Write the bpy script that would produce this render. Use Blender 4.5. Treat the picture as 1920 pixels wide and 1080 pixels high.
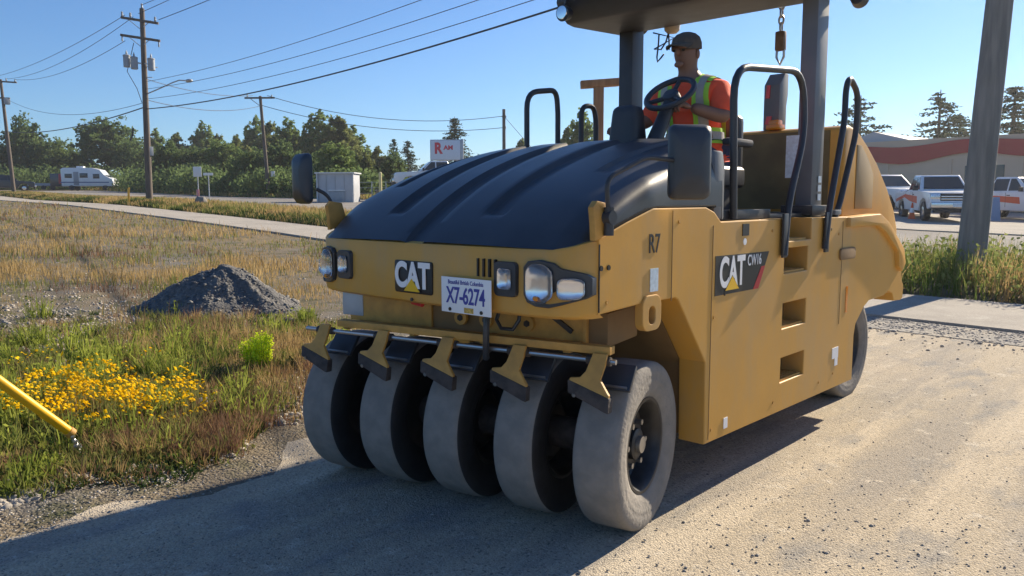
import bpy, bmesh, math, random
import numpy as np
from mathutils import Vector, Matrix, noise
from mathutils.bvhtree import BVHTree

# ------------------------------------------------------------------ camera, sky, sun, exposure
for o in list(bpy.data.objects):
    bpy.data.objects.remove(o)
SC = bpy.context.scene
COL = SC.collection
R = math.radians

CAM_POS = Vector((2.706, -2.705, 1.471))
YAW, PITCH, ROLL = -0.747, -0.1131, -0.003
fw = Vector((math.sin(YAW)*math.cos(PITCH), math.cos(YAW)*math.cos(PITCH), math.sin(PITCH)))
rt = Vector((math.cos(YAW), -math.sin(YAW), 0))
up = rt.cross(fw)
r2 = rt*math.cos(ROLL)+up*math.sin(ROLL)
u2 = -rt*math.sin(ROLL)+up*math.cos(ROLL)
cd = bpy.data.cameras.new('camera')
cd.sensor_width = 36.0
cd.lens = 36*1461.4/1920
cd.clip_start = 0.05
cd.clip_end = 6000
cam = bpy.data.objects.new('camera', cd)
cam.matrix_world = Matrix((
    (r2.x, u2.x, -fw.x, CAM_POS.x), (r2.y, u2.y, -fw.y, CAM_POS.y),
    (r2.z, u2.z, -fw.z, CAM_POS.z), (0, 0, 0, 1)))
COL.objects.link(cam)
SC.camera = cam

SUN_AZ, SUN_EL = R(3.4), R(29)      # azimuth from +Y towards +X
W = bpy.data.worlds.new('World')
SC.world = W
W.use_nodes = True
nt = W.node_tree
nt.nodes.clear()
sky = nt.nodes.new('ShaderNodeTexSky')
sky.sky_type = 'NISHITA'
sky.sun_disc = False
sky.sun_elevation = SUN_EL
sky.sun_rotation = SUN_AZ
sky.air_density = 1.0
sky.dust_density = 0.15
sky.ozone_density = 3.0
bgn = nt.nodes.new('ShaderNodeBackground')
bgn.inputs['Strength'].default_value = 0.066
wo = nt.nodes.new('ShaderNodeOutputWorld')
tint = nt.nodes.new('ShaderNodeMixRGB')       # camera white balance: cooler sky, warmer sun
tint.blend_type = 'MULTIPLY'
tint.inputs[0].default_value = 1.0
tint.inputs[2].default_value = (0.53, 0.785, 1.06, 1)
nt.links.new(sky.outputs[0], tint.inputs[1])
nt.links.new(tint.outputs[0], bgn.inputs[0])
nt.links.new(bgn.outputs[0], wo.inputs[0])

ld = bpy.data.lights.new('sun', 'SUN')
ld.energy = 5.0
ld.angle = R(0.5)
ld.color = (1.0, 0.86, 0.66)
sun = bpy.data.objects.new('sun', ld)
sdir = Vector((math.sin(SUN_AZ)*math.cos(SUN_EL), math.cos(SUN_AZ)*math.cos(SUN_EL), math.sin(SUN_EL)))
sun.rotation_euler = sdir.to_track_quat('Z', 'Y').to_euler()
sun.location = sdir*60
COL.objects.link(sun)

vs = SC.view_settings
vs.view_transform = 'Standard'
vs.look = 'None'
vs.exposure = 1.0
vs.gamma = 1.0
vs.use_curve_mapping = False

# ------------------------------------------------------------------ helpers
MATS = {}

def mat(name, col, rough=0.6, metal=0.0, var=0.0, scale=8.0, bump=0.0, bscale=None, col2=None,
        detail=5.0, trans=0.0, coat=0.0, spec=0.5, stretch=None, alpha=None):
    """procedural principled material: noise between two colours, optional fine relief"""
    if name in MATS:
        return MATS[name]
    m = bpy.data.materials.new(name)
    m.use_nodes = True
    t = m.node_tree
    b = t.nodes['Principled BSDF']
    b.inputs['Roughness'].default_value = rough
    b.inputs['Metallic'].default_value = metal
    b.inputs['Specular IOR Level'].default_value = spec
    if coat:
        b.inputs['Coat Weight'].default_value = coat
        b.inputs['Coat Roughness'].default_value = 0.12
    tc = t.nodes.new('ShaderNodeTexCoord')
    mp = t.nodes.new('ShaderNodeMapping')
    if stretch:
        mp.inputs['Scale'].default_value = stretch
    t.links.new(tc.outputs['Object'], mp.inputs[0])
    c1 = tuple(col)+(1,)
    if var or col2:
        n = t.nodes.new('ShaderNodeTexNoise')
        n.inputs['Scale'].default_value = scale
        n.inputs['Detail'].default_value = detail
        t.links.new(mp.outputs[0], n.inputs['Vector'])
        rp = t.nodes.new('ShaderNodeValToRGB')
        a = col2 if col2 else tuple(x*(1-var) for x in col)
        bb = col if col2 else tuple(min(1, x*(1+var)) for x in col)
        rp.color_ramp.elements[0].position = 0.35
        rp.color_ramp.elements[1].position = 0.65
        rp.color_ramp.elements[0].color = tuple(a)+(1,)
        rp.color_ramp.elements[1].color = tuple(bb)+(1,)
        t.links.new(n.outputs['Fac'], rp.inputs[0])
        t.links.new(rp.outputs[0], b.inputs['Base Color'])
        rr = t.nodes.new('ShaderNodeMapRange')
        rr.inputs['To Min'].default_value = max(0.0, rough-0.1)
        rr.inputs['To Max'].default_value = min(1.0, rough+0.1)
        t.links.new(n.outputs['Fac'], rr.inputs['Value'])
        t.links.new(rr.outputs[0], b.inputs['Roughness'])
    else:
        b.inputs['Base Color'].default_value = c1
    if bump:
        n2 = t.nodes.new('ShaderNodeTexNoise')
        n2.inputs['Scale'].default_value = bscale or scale*4
        n2.inputs['Detail'].default_value = 6
        t.links.new(mp.outputs[0], n2.inputs['Vector'])
        bp = t.nodes.new('ShaderNodeBump')
        bp.inputs['Strength'].default_value = bump
        bp.inputs['Distance'].default_value = 0.02
        t.links.new(n2.outputs['Fac'], bp.inputs['Height'])
        t.links.new(bp.outputs[0], b.inputs['Normal'])
    if trans:
        b.inputs['Transmission Weight'].default_value = trans
    MATS[name] = m
    return m

def leaf_mat(name, c1, c2, trans=0.35, scale=0.6, c3=None):
    """leaf: diffuse + translucent, colour drifts in patches and from leaf to leaf"""
    if name in MATS:
        return MATS[name]
    m = bpy.data.materials.new(name)
    m.use_nodes = True
    t = m.node_tree
    t.nodes.clear()
    out = t.nodes.new('ShaderNodeOutputMaterial')
    tc = t.nodes.new('ShaderNodeTexCoord')
    n = t.nodes.new('ShaderNodeTexNoise')
    n.inputs['Scale'].default_value = scale
    n.inputs['Detail'].default_value = 8
    n.inputs['Roughness'].default_value = 0.75
    t.links.new(tc.outputs['Object'], n.inputs['Vector'])
    rp = t.nodes.new('ShaderNodeValToRGB')
    rp.color_ramp.elements[0].position = 0.36
    rp.color_ramp.elements[1].position = 0.64
    rp.color_ramp.elements[0].color = tuple(c1)+(1,)
    rp.color_ramp.elements[1].color = tuple(c2)+(1,)
    if c3:
        e = rp.color_ramp.elements.new(0.5)
        e.color = tuple(c3)+(1,)
    t.links.new(n.outputs['Fac'], rp.inputs[0])
    d = t.nodes.new('ShaderNodeBsdfDiffuse')
    tr = t.nodes.new('ShaderNodeBsdfTranslucent')
    mx = t.nodes.new('ShaderNodeMixShader')
    mx.inputs[0].default_value = trans
    t.links.new(rp.outputs[0], d.inputs[0])
    t.links.new(rp.outputs[0], tr.inputs[0])
    t.links.new(d.outputs[0], mx.inputs[1])
    t.links.new(tr.outputs[0], mx.inputs[2])
    t.links.new(mx.outputs[0], out.inputs[0])
    MATS[name] = m
    return m

def tag(o, label=None, cat=None, group=None, kind=None):
    if label: o['label'] = label
    if cat: o['category'] = cat
    if group: o['group'] = group
    if kind: o['kind'] = kind
    return o

def empty(name, loc=(0, 0, 0), rz=0.0):
    o = bpy.data.objects.new(name, None)
    o.empty_display_size = 0.2
    o.location = loc
    o.rotation_euler = (0, 0, rz)
    COL.objects.link(o)
    return o

def link(name, me, parent=None, material=None):
    o = bpy.data.objects.new(name, me)
    COL.objects.link(o)
    if parent: o.parent = parent
    if material:
        me.materials.clear()
        me.materials.append(material)
    return o

def np_mesh(name, V, F, smooth=False):
    """fast mesh from (n,3) verts and (m,k) faces"""
    me = bpy.data.meshes.new(name)
    V = np.asarray(V, dtype=np.float32)
    F = np.asarray(F, dtype=np.int32)
    m, k = F.shape
    me.vertices.add(len(V))
    me.vertices.foreach_set('co', V.ravel())
    me.loops.add(m*k)
    me.loops.foreach_set('vertex_index', F.ravel())
    me.polygons.add(m)
    me.polygons.foreach_set('loop_start', np.arange(0, m*k, k, dtype=np.int32))
    me.polygons.foreach_set('loop_total', np.full(m, k, dtype=np.int32))
    if smooth:
        me.polygons.foreach_set('use_smooth', np.ones(m, dtype=bool))
    me.update(calc_edges=True)
    return me

def copy_tree(o, parent=None):
    c = o.copy()
    COL.objects.link(c)
    c.parent = parent
    for ch in [x for x in o.children]:
        copy_tree(ch, c)
    return c

class MB:
    """collects shapes into one bmesh"""
    def __init__(s):
        s.bm = bmesh.new()
    def _add(s, verts, faces, M=None):
        vv = [s.bm.verts.new((M @ Vector(v)) if M else v) for v in verts]
        for f in faces:
            try: s.bm.faces.new([vv[i] for i in f])
            except ValueError: pass
        return vv
    def box(s, c, d, M=None, taper=None):
        x, y, z = d[0]/2, d[1]/2, d[2]/2
        vs_ = []
        for k in (-1, 1):
            tx = ty = 1
            if taper and k == 1: tx, ty = taper
            for j, i in ((-1, -1), (-1, 1), (1, 1), (1, -1)):
                vs_.append((c[0]+i*x*tx, c[1]+j*y*ty, c[2]+k*z))
        s._add(vs_, [(3, 2, 1, 0), (4, 5, 6, 7), (0, 1, 5, 4), (1, 2, 6, 5), (2, 3, 7, 6), (3, 0, 4, 7)], M)
        return s
    def bar(s, p0, p1, w, h, upv=(0, 0, 1)):
        """rectangular bar between two points"""
        p0, p1 = Vector(p0), Vector(p1)
        d = (p1-p0).normalized()
        sx = d.cross(Vector(upv))
        if sx.length < 1e-4: sx = d.cross(Vector((1, 0, 0)))
        sx.normalize()
        sz = sx.cross(d)
        vs_ = []
        for p in (p0, p1):
            for a, b in ((-1, -1), (1, -1), (1, 1), (-1, 1)):
                vs_.append(p+sx*a*w/2+sz*b*h/2)
        s._add(vs_, [(3, 2, 1, 0), (4, 5, 6, 7), (0, 1, 5, 4), (1, 2, 6, 5), (2, 3, 7, 6), (3, 0, 4, 7)])
        return s
    def cyl(s, p0, p1, r0, r1=None, n=16, caps=True):
        return s.tube([p0, p1], [r0, r0 if r1 is None else r1], n, caps)
    def tube(s, pts, r, n=10, caps=True, closed=False):
        pts = [Vector(p) for p in pts]
        k = len(pts)
        rs = r if isinstance(r, (list, tuple)) else [r]*k
        prev = None
        rings = []
        for i, p in enumerate(pts):
            if closed:
                d = (pts[(i+1) % k]-pts[i-1])
            else:
                d = pts[min(i+1, k-1)]-pts[max(i-1, 0)]
            d.normalize()
            if prev is None:
                a = Vector((0, 0, 1)) if abs(d.z) < 0.9 else Vector((1, 0, 0))
                u = d.cross(a).normalized()
            else:
                u = (prev-d*prev.dot(d))
                u = u.normalized() if u.length > 1e-5 else prev
            prev = u
            w = d.cross(u)
            rings.append([s.bm.verts.new(p+(u*math.cos(2*math.pi*j/n)+w*math.sin(2*math.pi*j/n))*rs[i]) for j in range(n)])
        m = k if closed else k-1
        for i in range(m):
            A, B = rings[i], rings[(i+1) % k]
            for j in range(n):
                s.bm.faces.new((A[j], A[(j+1) % n], B[(j+1) % n], B[j]))
        if caps and not closed:
            s.bm.faces.new(list(reversed(rings[0])))
            s.bm.faces.new(rings[-1])
        return s
    def lathe(s, prof, n=40, axis='x', M=None, closed=False):
        """profile of (along axis, radius)"""
        rings = []
        for a, r in prof:
            ring = []
            for j in range(n):
                t = 2*math.pi*j/n
                if axis == 'x': v = Vector((a, r*math.cos(t), r*math.sin(t)))
                elif axis == 'y': v = Vector((r*math.sin(t), a, r*math.cos(t)))
                else: v = Vector((r*math.cos(t), r*math.sin(t), a))
                ring.append(s.bm.verts.new(M @ v if M else v))
            rings.append(ring)
        k = len(rings)
        for i in range(k if closed else k-1):
            A, B = rings[i], rings[(i+1) % k]
            for j in range(n):
                s.bm.faces.new((A[j], A[(j+1) % n], B[(j+1) % n], B[j]))
        if not closed:
            if prof[0][1] > 1e-6: s.bm.faces.new(list(reversed(rings[0])))
            if prof[-1][1] > 1e-6: s.bm.faces.new(rings[-1])
        return s
    def prism(s, poly, a0, a1, axis='x', M=None):
        """polygon in the plane across axis, extruded a0..a1 (x: (y,z), y: (x,z), z: (x,y))"""
        def P3(p, a):
            if axis == 'x': return (a, p[0], p[1])
            if axis == 'y': return (p[0], a, p[1])
            return (p[0], p[1], a)
        n = len(poly)
        vs_ = [P3(p, a0) for p in poly]+[P3(p, a1) for p in poly]
        fs = [tuple(range(n)), tuple(range(2*n-1, n-1, -1))]
        fs += [(i, (i+1) % n, n+(i+1) % n, n+i) for i in range(n)]
        s._add(vs_, fs, M)
        return s
    def ball(s, c, r, sc=(1, 1, 1), n=12, M=None):
        vs_, fs = [], []
        m = n//2+1
        for i in range(m+1):
            t = math.pi*i/m
            for j in range(n):
                p = 2*math.pi*j/n
                vs_.append((c[0]+r*sc[0]*math.sin(t)*math.cos(p), c[1]+r*sc[1]*math.sin(t)*math.sin(p), c[2]+r*sc[2]*math.cos(t)))
        for i in range(m):
            for j in range(n):
                fs.append((i*n+j, i*n+(j+1) % n, (i+1)*n+(j+1) % n, (i+1)*n+j))
        s._add(vs_, fs, M)
        return s
    def mesh(s, name, bevel=0.0, seg=2, smooth=35, weld=True):
        bm = s.bm
        if weld: bmesh.ops.remove_doubles(bm, verts=bm.verts, dist=1e-5)
        bmesh.ops.recalc_face_normals(bm, faces=bm.faces)
        if bevel:
            es = [e for e in bm.edges if len(e.link_faces) == 2 and e.calc_face_angle(0) > R(25)]
            bmesh.ops.bevel(bm, geom=es, offset=bevel, segments=seg, profile=0.6, affect='EDGES', clamp_overlap=True)
        me = bpy.data.meshes.new(name)
        bm.to_mesh(me)
        bm.free()
        if smooth:
            me.polygons.foreach_set('use_smooth', np.ones(len(me.polygons), dtype=bool))
            me.set_sharp_from_angle(angle=R(smooth))
        return me
    def build(s, name, m, parent=None, bevel=0.0, seg=2, smooth=35):
        return link(name, s.mesh(name, bevel, seg, smooth), parent, m)

def plate(name, outer, holes, a0, a1, m, parent, axis='x', bevel=0.004):
    """flat plate with holes (2D outline filled and extruded between a0 and a1)"""
    cu = bpy.data.curves.new(name, 'CURVE')
    cu.dimensions = '2D'
    cu.fill_mode = 'BOTH'
    for poly in [outer]+list(holes):
        sp = cu.splines.new('POLY')
        sp.points.add(len(poly)-1)
        for i, p in enumerate(poly):
            sp.points[i].co = (p[0], p[1], 0, 1)
        sp.use_cyclic_u = True
    cu.extrude = abs(a1-a0)/2-bevel
    cu.bevel_depth = bevel
    cu.bevel_resolution = 1
    cu.offset = -bevel
    t = bpy.data.objects.new('tmp', cu)
    COL.objects.link(t)
    me = bpy.data.meshes.new_from_object(t.evaluated_get(bpy.context.evaluated_depsgraph_get()))
    bpy.data.objects.remove(t)
    bpy.data.curves.remove(cu)
    mid = (a0+a1)/2
    if axis == 'x': Mx = Matrix(((0, 0, 1, mid), (1, 0, 0, 0), (0, 1, 0, 0), (0, 0, 0, 1)))
    elif axis == 'y': Mx = Matrix(((1, 0, 0, 0), (0, 0, -1, mid), (0, 1, 0, 0), (0, 0, 0, 1)))
    else: Mx = Matrix.Translation((0, 0, mid))
    me.transform(Mx)
    me.materials.clear()
    me.polygons.foreach_set('material_index', np.zeros(len(me.polygons), dtype=np.int32))
    me.polygons.foreach_set('use_smooth', np.zeros(len(me.polygons), dtype=bool))
    me.name = name
    return link(name, me, parent, m)

def text_mesh(name, s, size, m, parent, M, sx=1.0, bold=0.0, thick=0.002, spacing=1.0):
    cu = bpy.data.curves.new(name, 'FONT')
    cu.body = s
    cu.size = size
    cu.align_x = 'CENTER'
    cu.align_y = 'CENTER'
    cu.extrude = thick
    cu.offset = bold
    cu.space_character = spacing
    t = bpy.data.objects.new('tmp', cu)
    COL.objects.link(t)
    me = bpy.data.meshes.new_from_object(t.evaluated_get(bpy.context.evaluated_depsgraph_get()))
    bpy.data.objects.remove(t)
    me.transform(M @ Matrix.Diagonal((sx, 1, 1, 1)))
    me.materials.clear()
    return link(name, me, parent, m)

FRONT = lambda x, y, z: Matrix(((1, 0, 0, x), (0, 0, -1, y), (0, 1, 0, z), (0, 0, 0, 1)))   # text facing -Y
SIDE = lambda x, y, z: Matrix(((0, 0, 1, x), (1, 0, 0, y), (0, 1, 0, z), (0, 0, 0, 1)))     # text facing +X

def rrect(cx, cy, w, h, r, n=4):
    pts = []
    for qx, qy, a0 in ((1, 1, 0), (-1, 1, 90), (-1, -1, 180), (1, -1, 270)):
        for k in range(n+1):
            a = R(a0+90*k/n)
            pts.append((cx+qx*(w/2-r)+r*math.cos(a), cy+qy*(h/2-r)+r*math.sin(a)))
    return pts

# ------------------------------------------------------------------ the lie of the land
# street frame: s runs left along the street, v runs across it (away from the roller)
def SV(x, y): return -0.994*x+0.11*y, 0.11*x+0.994*y
def XY(s, v): return -0.994*s+0.11*v, 0.11*s+0.994*v
_ts = np.linspace(-600, 3000, 36001)
_h = np.interp(_ts, [-600, 4, 8, 16, 28, 45, 68, 87, 115, 200, 400, 3000], [0, 0, .08, .44, .79, 1.22, 1.5, 1.95, 2.6, 4.0, 5.0, 6.0])
_h = np.convolve(np.pad(_h, 30, mode='edge'), np.ones(61)/61, mode='valid')
_tv = np.linspace(-600, 3000, 36001)
_k = np.interp(_tv, [-600, 10.0, 10.6, 24, 45, 3000], [0, 0, .16, .28, .4, 3.0])
def H(x, y):
    s, v = SV(np.asarray(x, float), np.asarray(y, float))
    return np.interp(s, _ts, _h)+np.interp(v, _tv, _k)
def P3(x, y, dz=0.0): return Vector((x, y, float(H(x, y))+dz))
def at(px, depth, dz=0.0):
    """a spot on the ground, from bearing (image column at 1920) and distance"""
    q = (px-960)/1461.4
    x = CAM_POS.x+depth*(math.sin(YAW)+q*math.cos(YAW))
    y = CAM_POS.y+depth*(math.cos(YAW)-q*math.sin(YAW))
    return P3(x, y, dz)

# ------------------------------------------------------------------ ground, lot, sidewalk, road
def ground_mat(name, spec, bump=0.5, rough=0.95, bscale=60.0, grit=.0):
    """layered ground: list of (colour, noise scale, low, high) mixed over a base colour, plus fine speckle"""
    m = bpy.data.materials.new(name)
    m.use_nodes = True
    t = m.node_tree
    b = t.nodes['Principled BSDF']
    b.inputs['Roughness'].default_value = rough
    b.inputs['Specular IOR Level'].default_value = 0.15
    tc = t.nodes.new('ShaderNodeTexCoord')
    prev = None
    for i, (c, sc, lo, hi, st) in enumerate(spec):
        if i == 0:
            rgb = t.nodes.new('ShaderNodeRGB')
            rgb.outputs[0].default_value = tuple(c)+(1,)
            prev = rgb.outputs[0]
            continue
        mp = t.nodes.new('ShaderNodeMapping')
        mp.inputs['Scale'].default_value = st
        mp.inputs['Location'].default_value = (3.1*i, 1.7*i, 0)
        t.links.new(tc.outputs['Object'], mp.inputs[0])
        n = t.nodes.new('ShaderNodeTexNoise')
        n.inputs['Scale'].default_value = sc
        n.inputs['Detail'].default_value = 8
        n.inputs['Roughness'].default_value = 0.65
        t.links.new(mp.outputs[0], n.inputs['Vector'])
        mr = t.nodes.new('ShaderNodeMapRange')
        mr.inputs['From Min'].default_value = lo
        mr.inputs['From Max'].default_value = hi
        t.links.new(n.outputs['Fac'], mr.inputs['Value'])
        mx = t.nodes.new('ShaderNodeMixRGB')
        mx.inputs[2].default_value = tuple(c)+(1,)
        t.links.new(mr.outputs[0], mx.inputs[0])
        t.links.new(prev, mx.inputs[1])
        prev = mx.outputs[0]
    # pebble speckle
    vo = t.nodes.new('ShaderNodeTexVoronoi')
    vo.inputs['Scale'].default_value = bscale
    t.links.new(tc.outputs['Object'], vo.inputs['Vector'])
    hs = t.nodes.new('ShaderNodeMixRGB')
    hs.blend_type = 'MULTIPLY'
    hs.inputs[0].default_value = 0.45
    sp = t.nodes.new('ShaderNodeValToRGB')
    sp.color_ramp.elements[0].color = (0.55, 0.55, 0.55, 1)
    sp.color_ramp.elements[1].color = (1.25, 1.22, 1.18, 1)
    sx = t.nodes.new('ShaderNodeSeparateColor')
    t.links.new(vo.outputs['Color'], sx.inputs[0])
    t.links.new(sx.outputs[0], sp.inputs[0])
    t.links.new(prev, hs.inputs[1])
    t.links.new(sp.outputs[0], hs.inputs[2])
    t.links.new(hs.outputs[0], b.inputs['Base Color'])
    # fine grit: light and dark grains at two sizes
    prev2 = hs.outputs[0]
    for gs, lo, hi, gc, gf in ((bscale*.55, .60, .66, (.10, .095, .09), grit), (bscale*1.3, .62, .68, (.62, .58, .52), grit*.8), (bscale*.22, .63, .70, (.16, .15, .14), grit*.6)):
        gn = t.nodes.new('ShaderNodeTexNoise'); gn.inputs['Scale'].default_value = gs; gn.inputs['Detail'].default_value = 3
        t.links.new(tc.outputs['Object'], gn.inputs['Vector'])
        gm = t.nodes.new('ShaderNodeMapRange'); gm.inputs['From Min'].default_value = lo; gm.inputs['From Max'].default_value = hi; gm.inputs['To Max'].default_value = gf
        t.links.new(gn.outputs['Fac'], gm.inputs['Value'])
        gx_ = t.nodes.new('ShaderNodeMixRGB'); gx_.inputs[2].default_value = tuple(gc)+(1,)
        t.links.new(gm.outputs[0], gx_.inputs[0]); t.links.new(prev2, gx_.inputs[1]); prev2 = gx_.outputs[0]
    t.links.new(prev2, b.inputs['Base Color'])
    nb = t.nodes.new('ShaderNodeTexNoise')
    nb.inputs['Scale'].default_value = bscale*0.6
    nb.inputs['Detail'].default_value = 8
    t.links.new(tc.outputs['Object'], nb.inputs['Vector'])
    ad = t.nodes.new('ShaderNodeMath')
    ad.operation = 'SUBTRACT'
    t.links.new(nb.outputs['Fac'], ad.inputs[0])
    t.links.new(vo.outputs['Distance'], ad.inputs[1])
    bp = t.nodes.new('ShaderNodeBump')
    bp.inputs['Strength'].default_value = bump
    bp.inputs['Distance'].default_value = 0.012
    t.links.new(ad.outputs[0], bp.inputs['Height'])
    t.links.new(bp.outputs[0], b.inputs['Normal'])
    return m

ONE = (1, 1, 1)
M_field = ground_mat('field_soil', [((.17, .145, .11), 1, 0, 1, ONE), ((.22, .175, .11), .35, .42, .62, ONE),
                                    ((.17, .165, .155), .9, .5, .68, ONE), ((.08, .085, .045), 2.2, .5, .68, ONE)], .8)
M_lot = ground_mat('gravel_lot', [((.44, .38, .285), 1, 0, 1, ONE), ((.325, .295, .25), .75, .44, .58, (1.7, .25, 1)),
                                  ((.53, .46, .35), 1.1, .5, .64, (2.4, .14, 1)), ((.27, .26, .24), 2.7, .54, .68, (1, .45, 1)), ((.56, .51, .42), 7.0, .58, .70, ONE)], .4, bscale=120, grit=.75)
M_gravel = ground_mat('grey_gravel', [((.33, .315, .285), 1, 0, 1, ONE), ((.42, .38, .31), 2.0, .45, .65, ONE),
                                      ((.17, .17, .18), 5.0, .5, .7, ONE)], 1.0, bscale=42)
M_asphalt = ground_mat('asphalt', [((.22, .21, .2), 1, 0, 1, ONE), ((.28, .265, .24), .3, .45, .6, ONE), ((.17, .17, .165), 1.7, .55, .7, ONE)], .4, bscale=80)
M_concrete = ground_mat('concrete', [((.38, .355, .315), 1, 0, 1, ONE), ((.32, .30, .27), .8, .45, .62, ONE), ((.43, .41, .365), 3.0, .55, .7, ONE)], .3, bscale=120)
M_soilpile = ground_mat('pile_gravel', [((.13, .13, .13), 1, 0, 1, ONE), ((.19, .18, .165), 3.0, .45, .65, ONE), ((.08, .08, .085), 9.0, .5, .7, ONE)], 1.0, bscale=28)

def axis_pts(fine, step, far):
    a = list(np.arange(fine[0], fine[1], step))
    x, d = fine[1], step
    while x < far[1]:
        a.append(x); d *= 1.22; x += d
    a.append(far[1])
    x, d = fine[0]-step, step
    while x > far[0]:
        a.insert(0, x); d *= 1.22; x -= d
    a.insert(0, far[0])
    return np.array(a)

def sheet(name, S, V, dz, m, wob=0.0, kind='structure', keep=None):
    """sheet following the land over a grid of street coordinates"""
    SS, VV = np.meshgrid(S, V, indexing='ij')
    X, Y = XY(SS, VV)
    Z = H(X, Y)+dz
    if wob:
        for i in range(Z.shape[0]):
            for j in range(Z.shape[1]):
                if -20 < SS[i, j] < 40 and -12 < VV[i, j] < 14:
                    Z[i, j] += wob*noise.noise((X[i, j]*1.3, Y[i, j]*1.3, 0.3))
    n, k = SS.shape
    idx = np.arange(n*k).reshape(n, k)
    F = np.stack([idx[:-1, :-1], idx[:-1, 1:], idx[1:, 1:], idx[1:, :-1]], -1).reshape(-1, 4)[:, ::-1]
    Vv = np.stack([X, Y, Z], -1).reshape(-1, 3)
    if keep is not None:
        c = Vv[F].mean(1)
        F = F[keep(c)]
    me = np_mesh(name, Vv, F, smooth=True)
    o = link(name, me, None, m)
    tag(o, kind=kind)
    return o

sheet('ground', axis_pts((-12, 30), .5, (-420, 520)), axis_pts((-10, 16), .5, (-300, 560)), 0.0, M_field)

# edge of the worn gravel lot against the rough field, as x over y
LOT_Y = [-40, -8, -2.2, -1.7, -1.2, -.6, 0, .7, 1.5, 2.4, 3.2, 4.5, 6.0, 7.3]
LOT_X = [-1.2, -1.3, -1.42, -1.5, -1.52, -1.46, -1.80, -2.55, -3.4, -4.1, -4.6, -4.9, -5.2, -5.4]
def lot_edge(y):
    return np.interp(y, LOT_Y, LOT_X)+.12*np.sin(np.asarray(y)*5.1)+.07*np.sin(np.asarray(y)*11.3+1)
ys = np.concatenate([np.arange(-40, -6, 2.0), np.arange(-6, 7.0, .12)])
ts = np.linspace(0, 1, 60)**1.6
Xg = lot_edge(ys)[:, None]*(1-ts)[None]+ts[None]*40
Yg = np.repeat(ys[:, None], 60, 1)
Yg = np.minimum(Yg, (7.08-.11*Xg)/.994)          # stops at the sidewalk
rng = np.random.default_rng(5)
fade = np.minimum(1, ts*12)[None]
Zg = H(Xg, Yg)+.014-.018*(1-fade)
for i in range(Zg.shape[0]):
    for j in range(Zg.shape[1]):
        if abs(Xg[i, j]) < 6 and abs(Yg[i, j]) < 8:
            Zg[i, j] += .005*fade[0, j]*noise.noise((Xg[i, j]*2.2, Yg[i, j]*2.2, 0))+.002
n_, k_ = Xg.shape
idx = np.arange(n_*k_).reshape(n_, k_)
Fq = np.stack([idx[:-1, :-1], idx[:-1, 1:], idx[1:, 1:], idx[1:, :-1]], -1).reshape(-1, 4)
tag(link('gravel_lot', np_mesh('gravel_lot', np.stack([Xg, Yg, Zg], -1).reshape(-1, 3), Fq, True), None, M_lot), kind='structure')

# band of coarse grey gravel beside the sidewalk
def ribbon(name, s0, s1, v0, v1, top, depth, m, step=2.0, cross=2):
    S = np.arange(s0, s1+step, step)
    mb = MB()
    rows = []
    for s in S:
        row = []
        for v, dz in [(v0, -depth), (v0, top)]+[(v0+(v1-v0)*q/cross, top) for q in range(1, cross)]+[(v1, top), (v1, -depth)]:
            x, y = XY(s, v)
            row.append(mb.bm.verts.new((x, y, float(H(x, y))+dz)))
        rows.append(row)
    for a, b in zip(rows[:-1], rows[1:]):
        for q in range(len(a)-1):
            mb.bm.faces.new((a[q], a[q+1], b[q+1], b[q]))
    o = mb.build(name, m, None, smooth=30)
    tag(o, kind='structure')
    return o

gx = np.arange(-30, 16, .4)
ribbon('gravel_verge', -14, 4.4, 6.35, 7.16, .022, .02, M_gravel, 1.0)
ribbon('sidewalk', -60, 120, 7.2, 9.6, .05, .1, M_concrete, 2.0)
ribbon('road', -200, 108, 14.0, 24.5, .02, .05, M_asphalt, 4.0, 4)
ribbon('kerb', -200, 108, 13.8, 13.99, .1, .1, M_concrete, 4.0)
ribbon('car_park', -120, 14, 25.2, 60, .03, .05, M_concrete, 4.0, 6)

# the gravel heap in the field
def pile(loc, rx, ry, h, seed):
    rnd = random.Random(seed)
    n, k = 96, 30
    V, F = [], []
    for i in range(k+1):
        t = i/k
        for j in range(n):
            a = 2*math.pi*j/n
            lob = 1+.12*math.sin(2*a+.6)+.07*math.sin(5*a+seed)
            x, y = rx*t*lob*math.cos(a), ry*t*lob*math.sin(a)
            prof = (1-t)**1.0*(1-math.exp(-(t+.14)*5.2))/(1-math.exp(-.14*5.2-2.2)) if t < 1 else 0
            prof = min(prof, 1)
            z = h*(1.06-1.06*t**1.05)*(1-.10*math.exp(-(t/.16)**2)) if t < 1 else 0
            sh = noise.noise((x*1.6, y*1.6, seed))*.10+noise.noise((a*5, t*1.2, seed))*.05*math.sin(math.pi*t**1.6)+noise.noise((x*5, y*5, seed))*.06+noise.noise((x*13, y*13, seed))*.03
            z = max(z+sh*min(1, 3*(1-t))-.02*(t > .97), -.05)
            V.append((x, y, z))
    for i in range(k):
        for j in range(n):
            F.append((i*n+j, i*n+(j+1) % n, (i+1)*n+(j+1) % n, (i+1)*n+j))
    o = link('gravel_pile', np_mesh('gravel_pile', V, F, True), None, M_soilpile)
    o.location = loc
    return o
pp = at(408, 10.1)
o = pile((pp.x, pp.y, pp.z-.03), 1.02, .84, .60, 3)
o.rotation_euler = (0, 0, math.atan2(-rt.x, rt.y)+math.pi/2)
o.rotation_euler = (0, 0, math.atan2(rt.y, rt.x))
tag(o, 'dark grey heap of gravel standing in the dry field', 'gravel pile')
PILE = o
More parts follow.
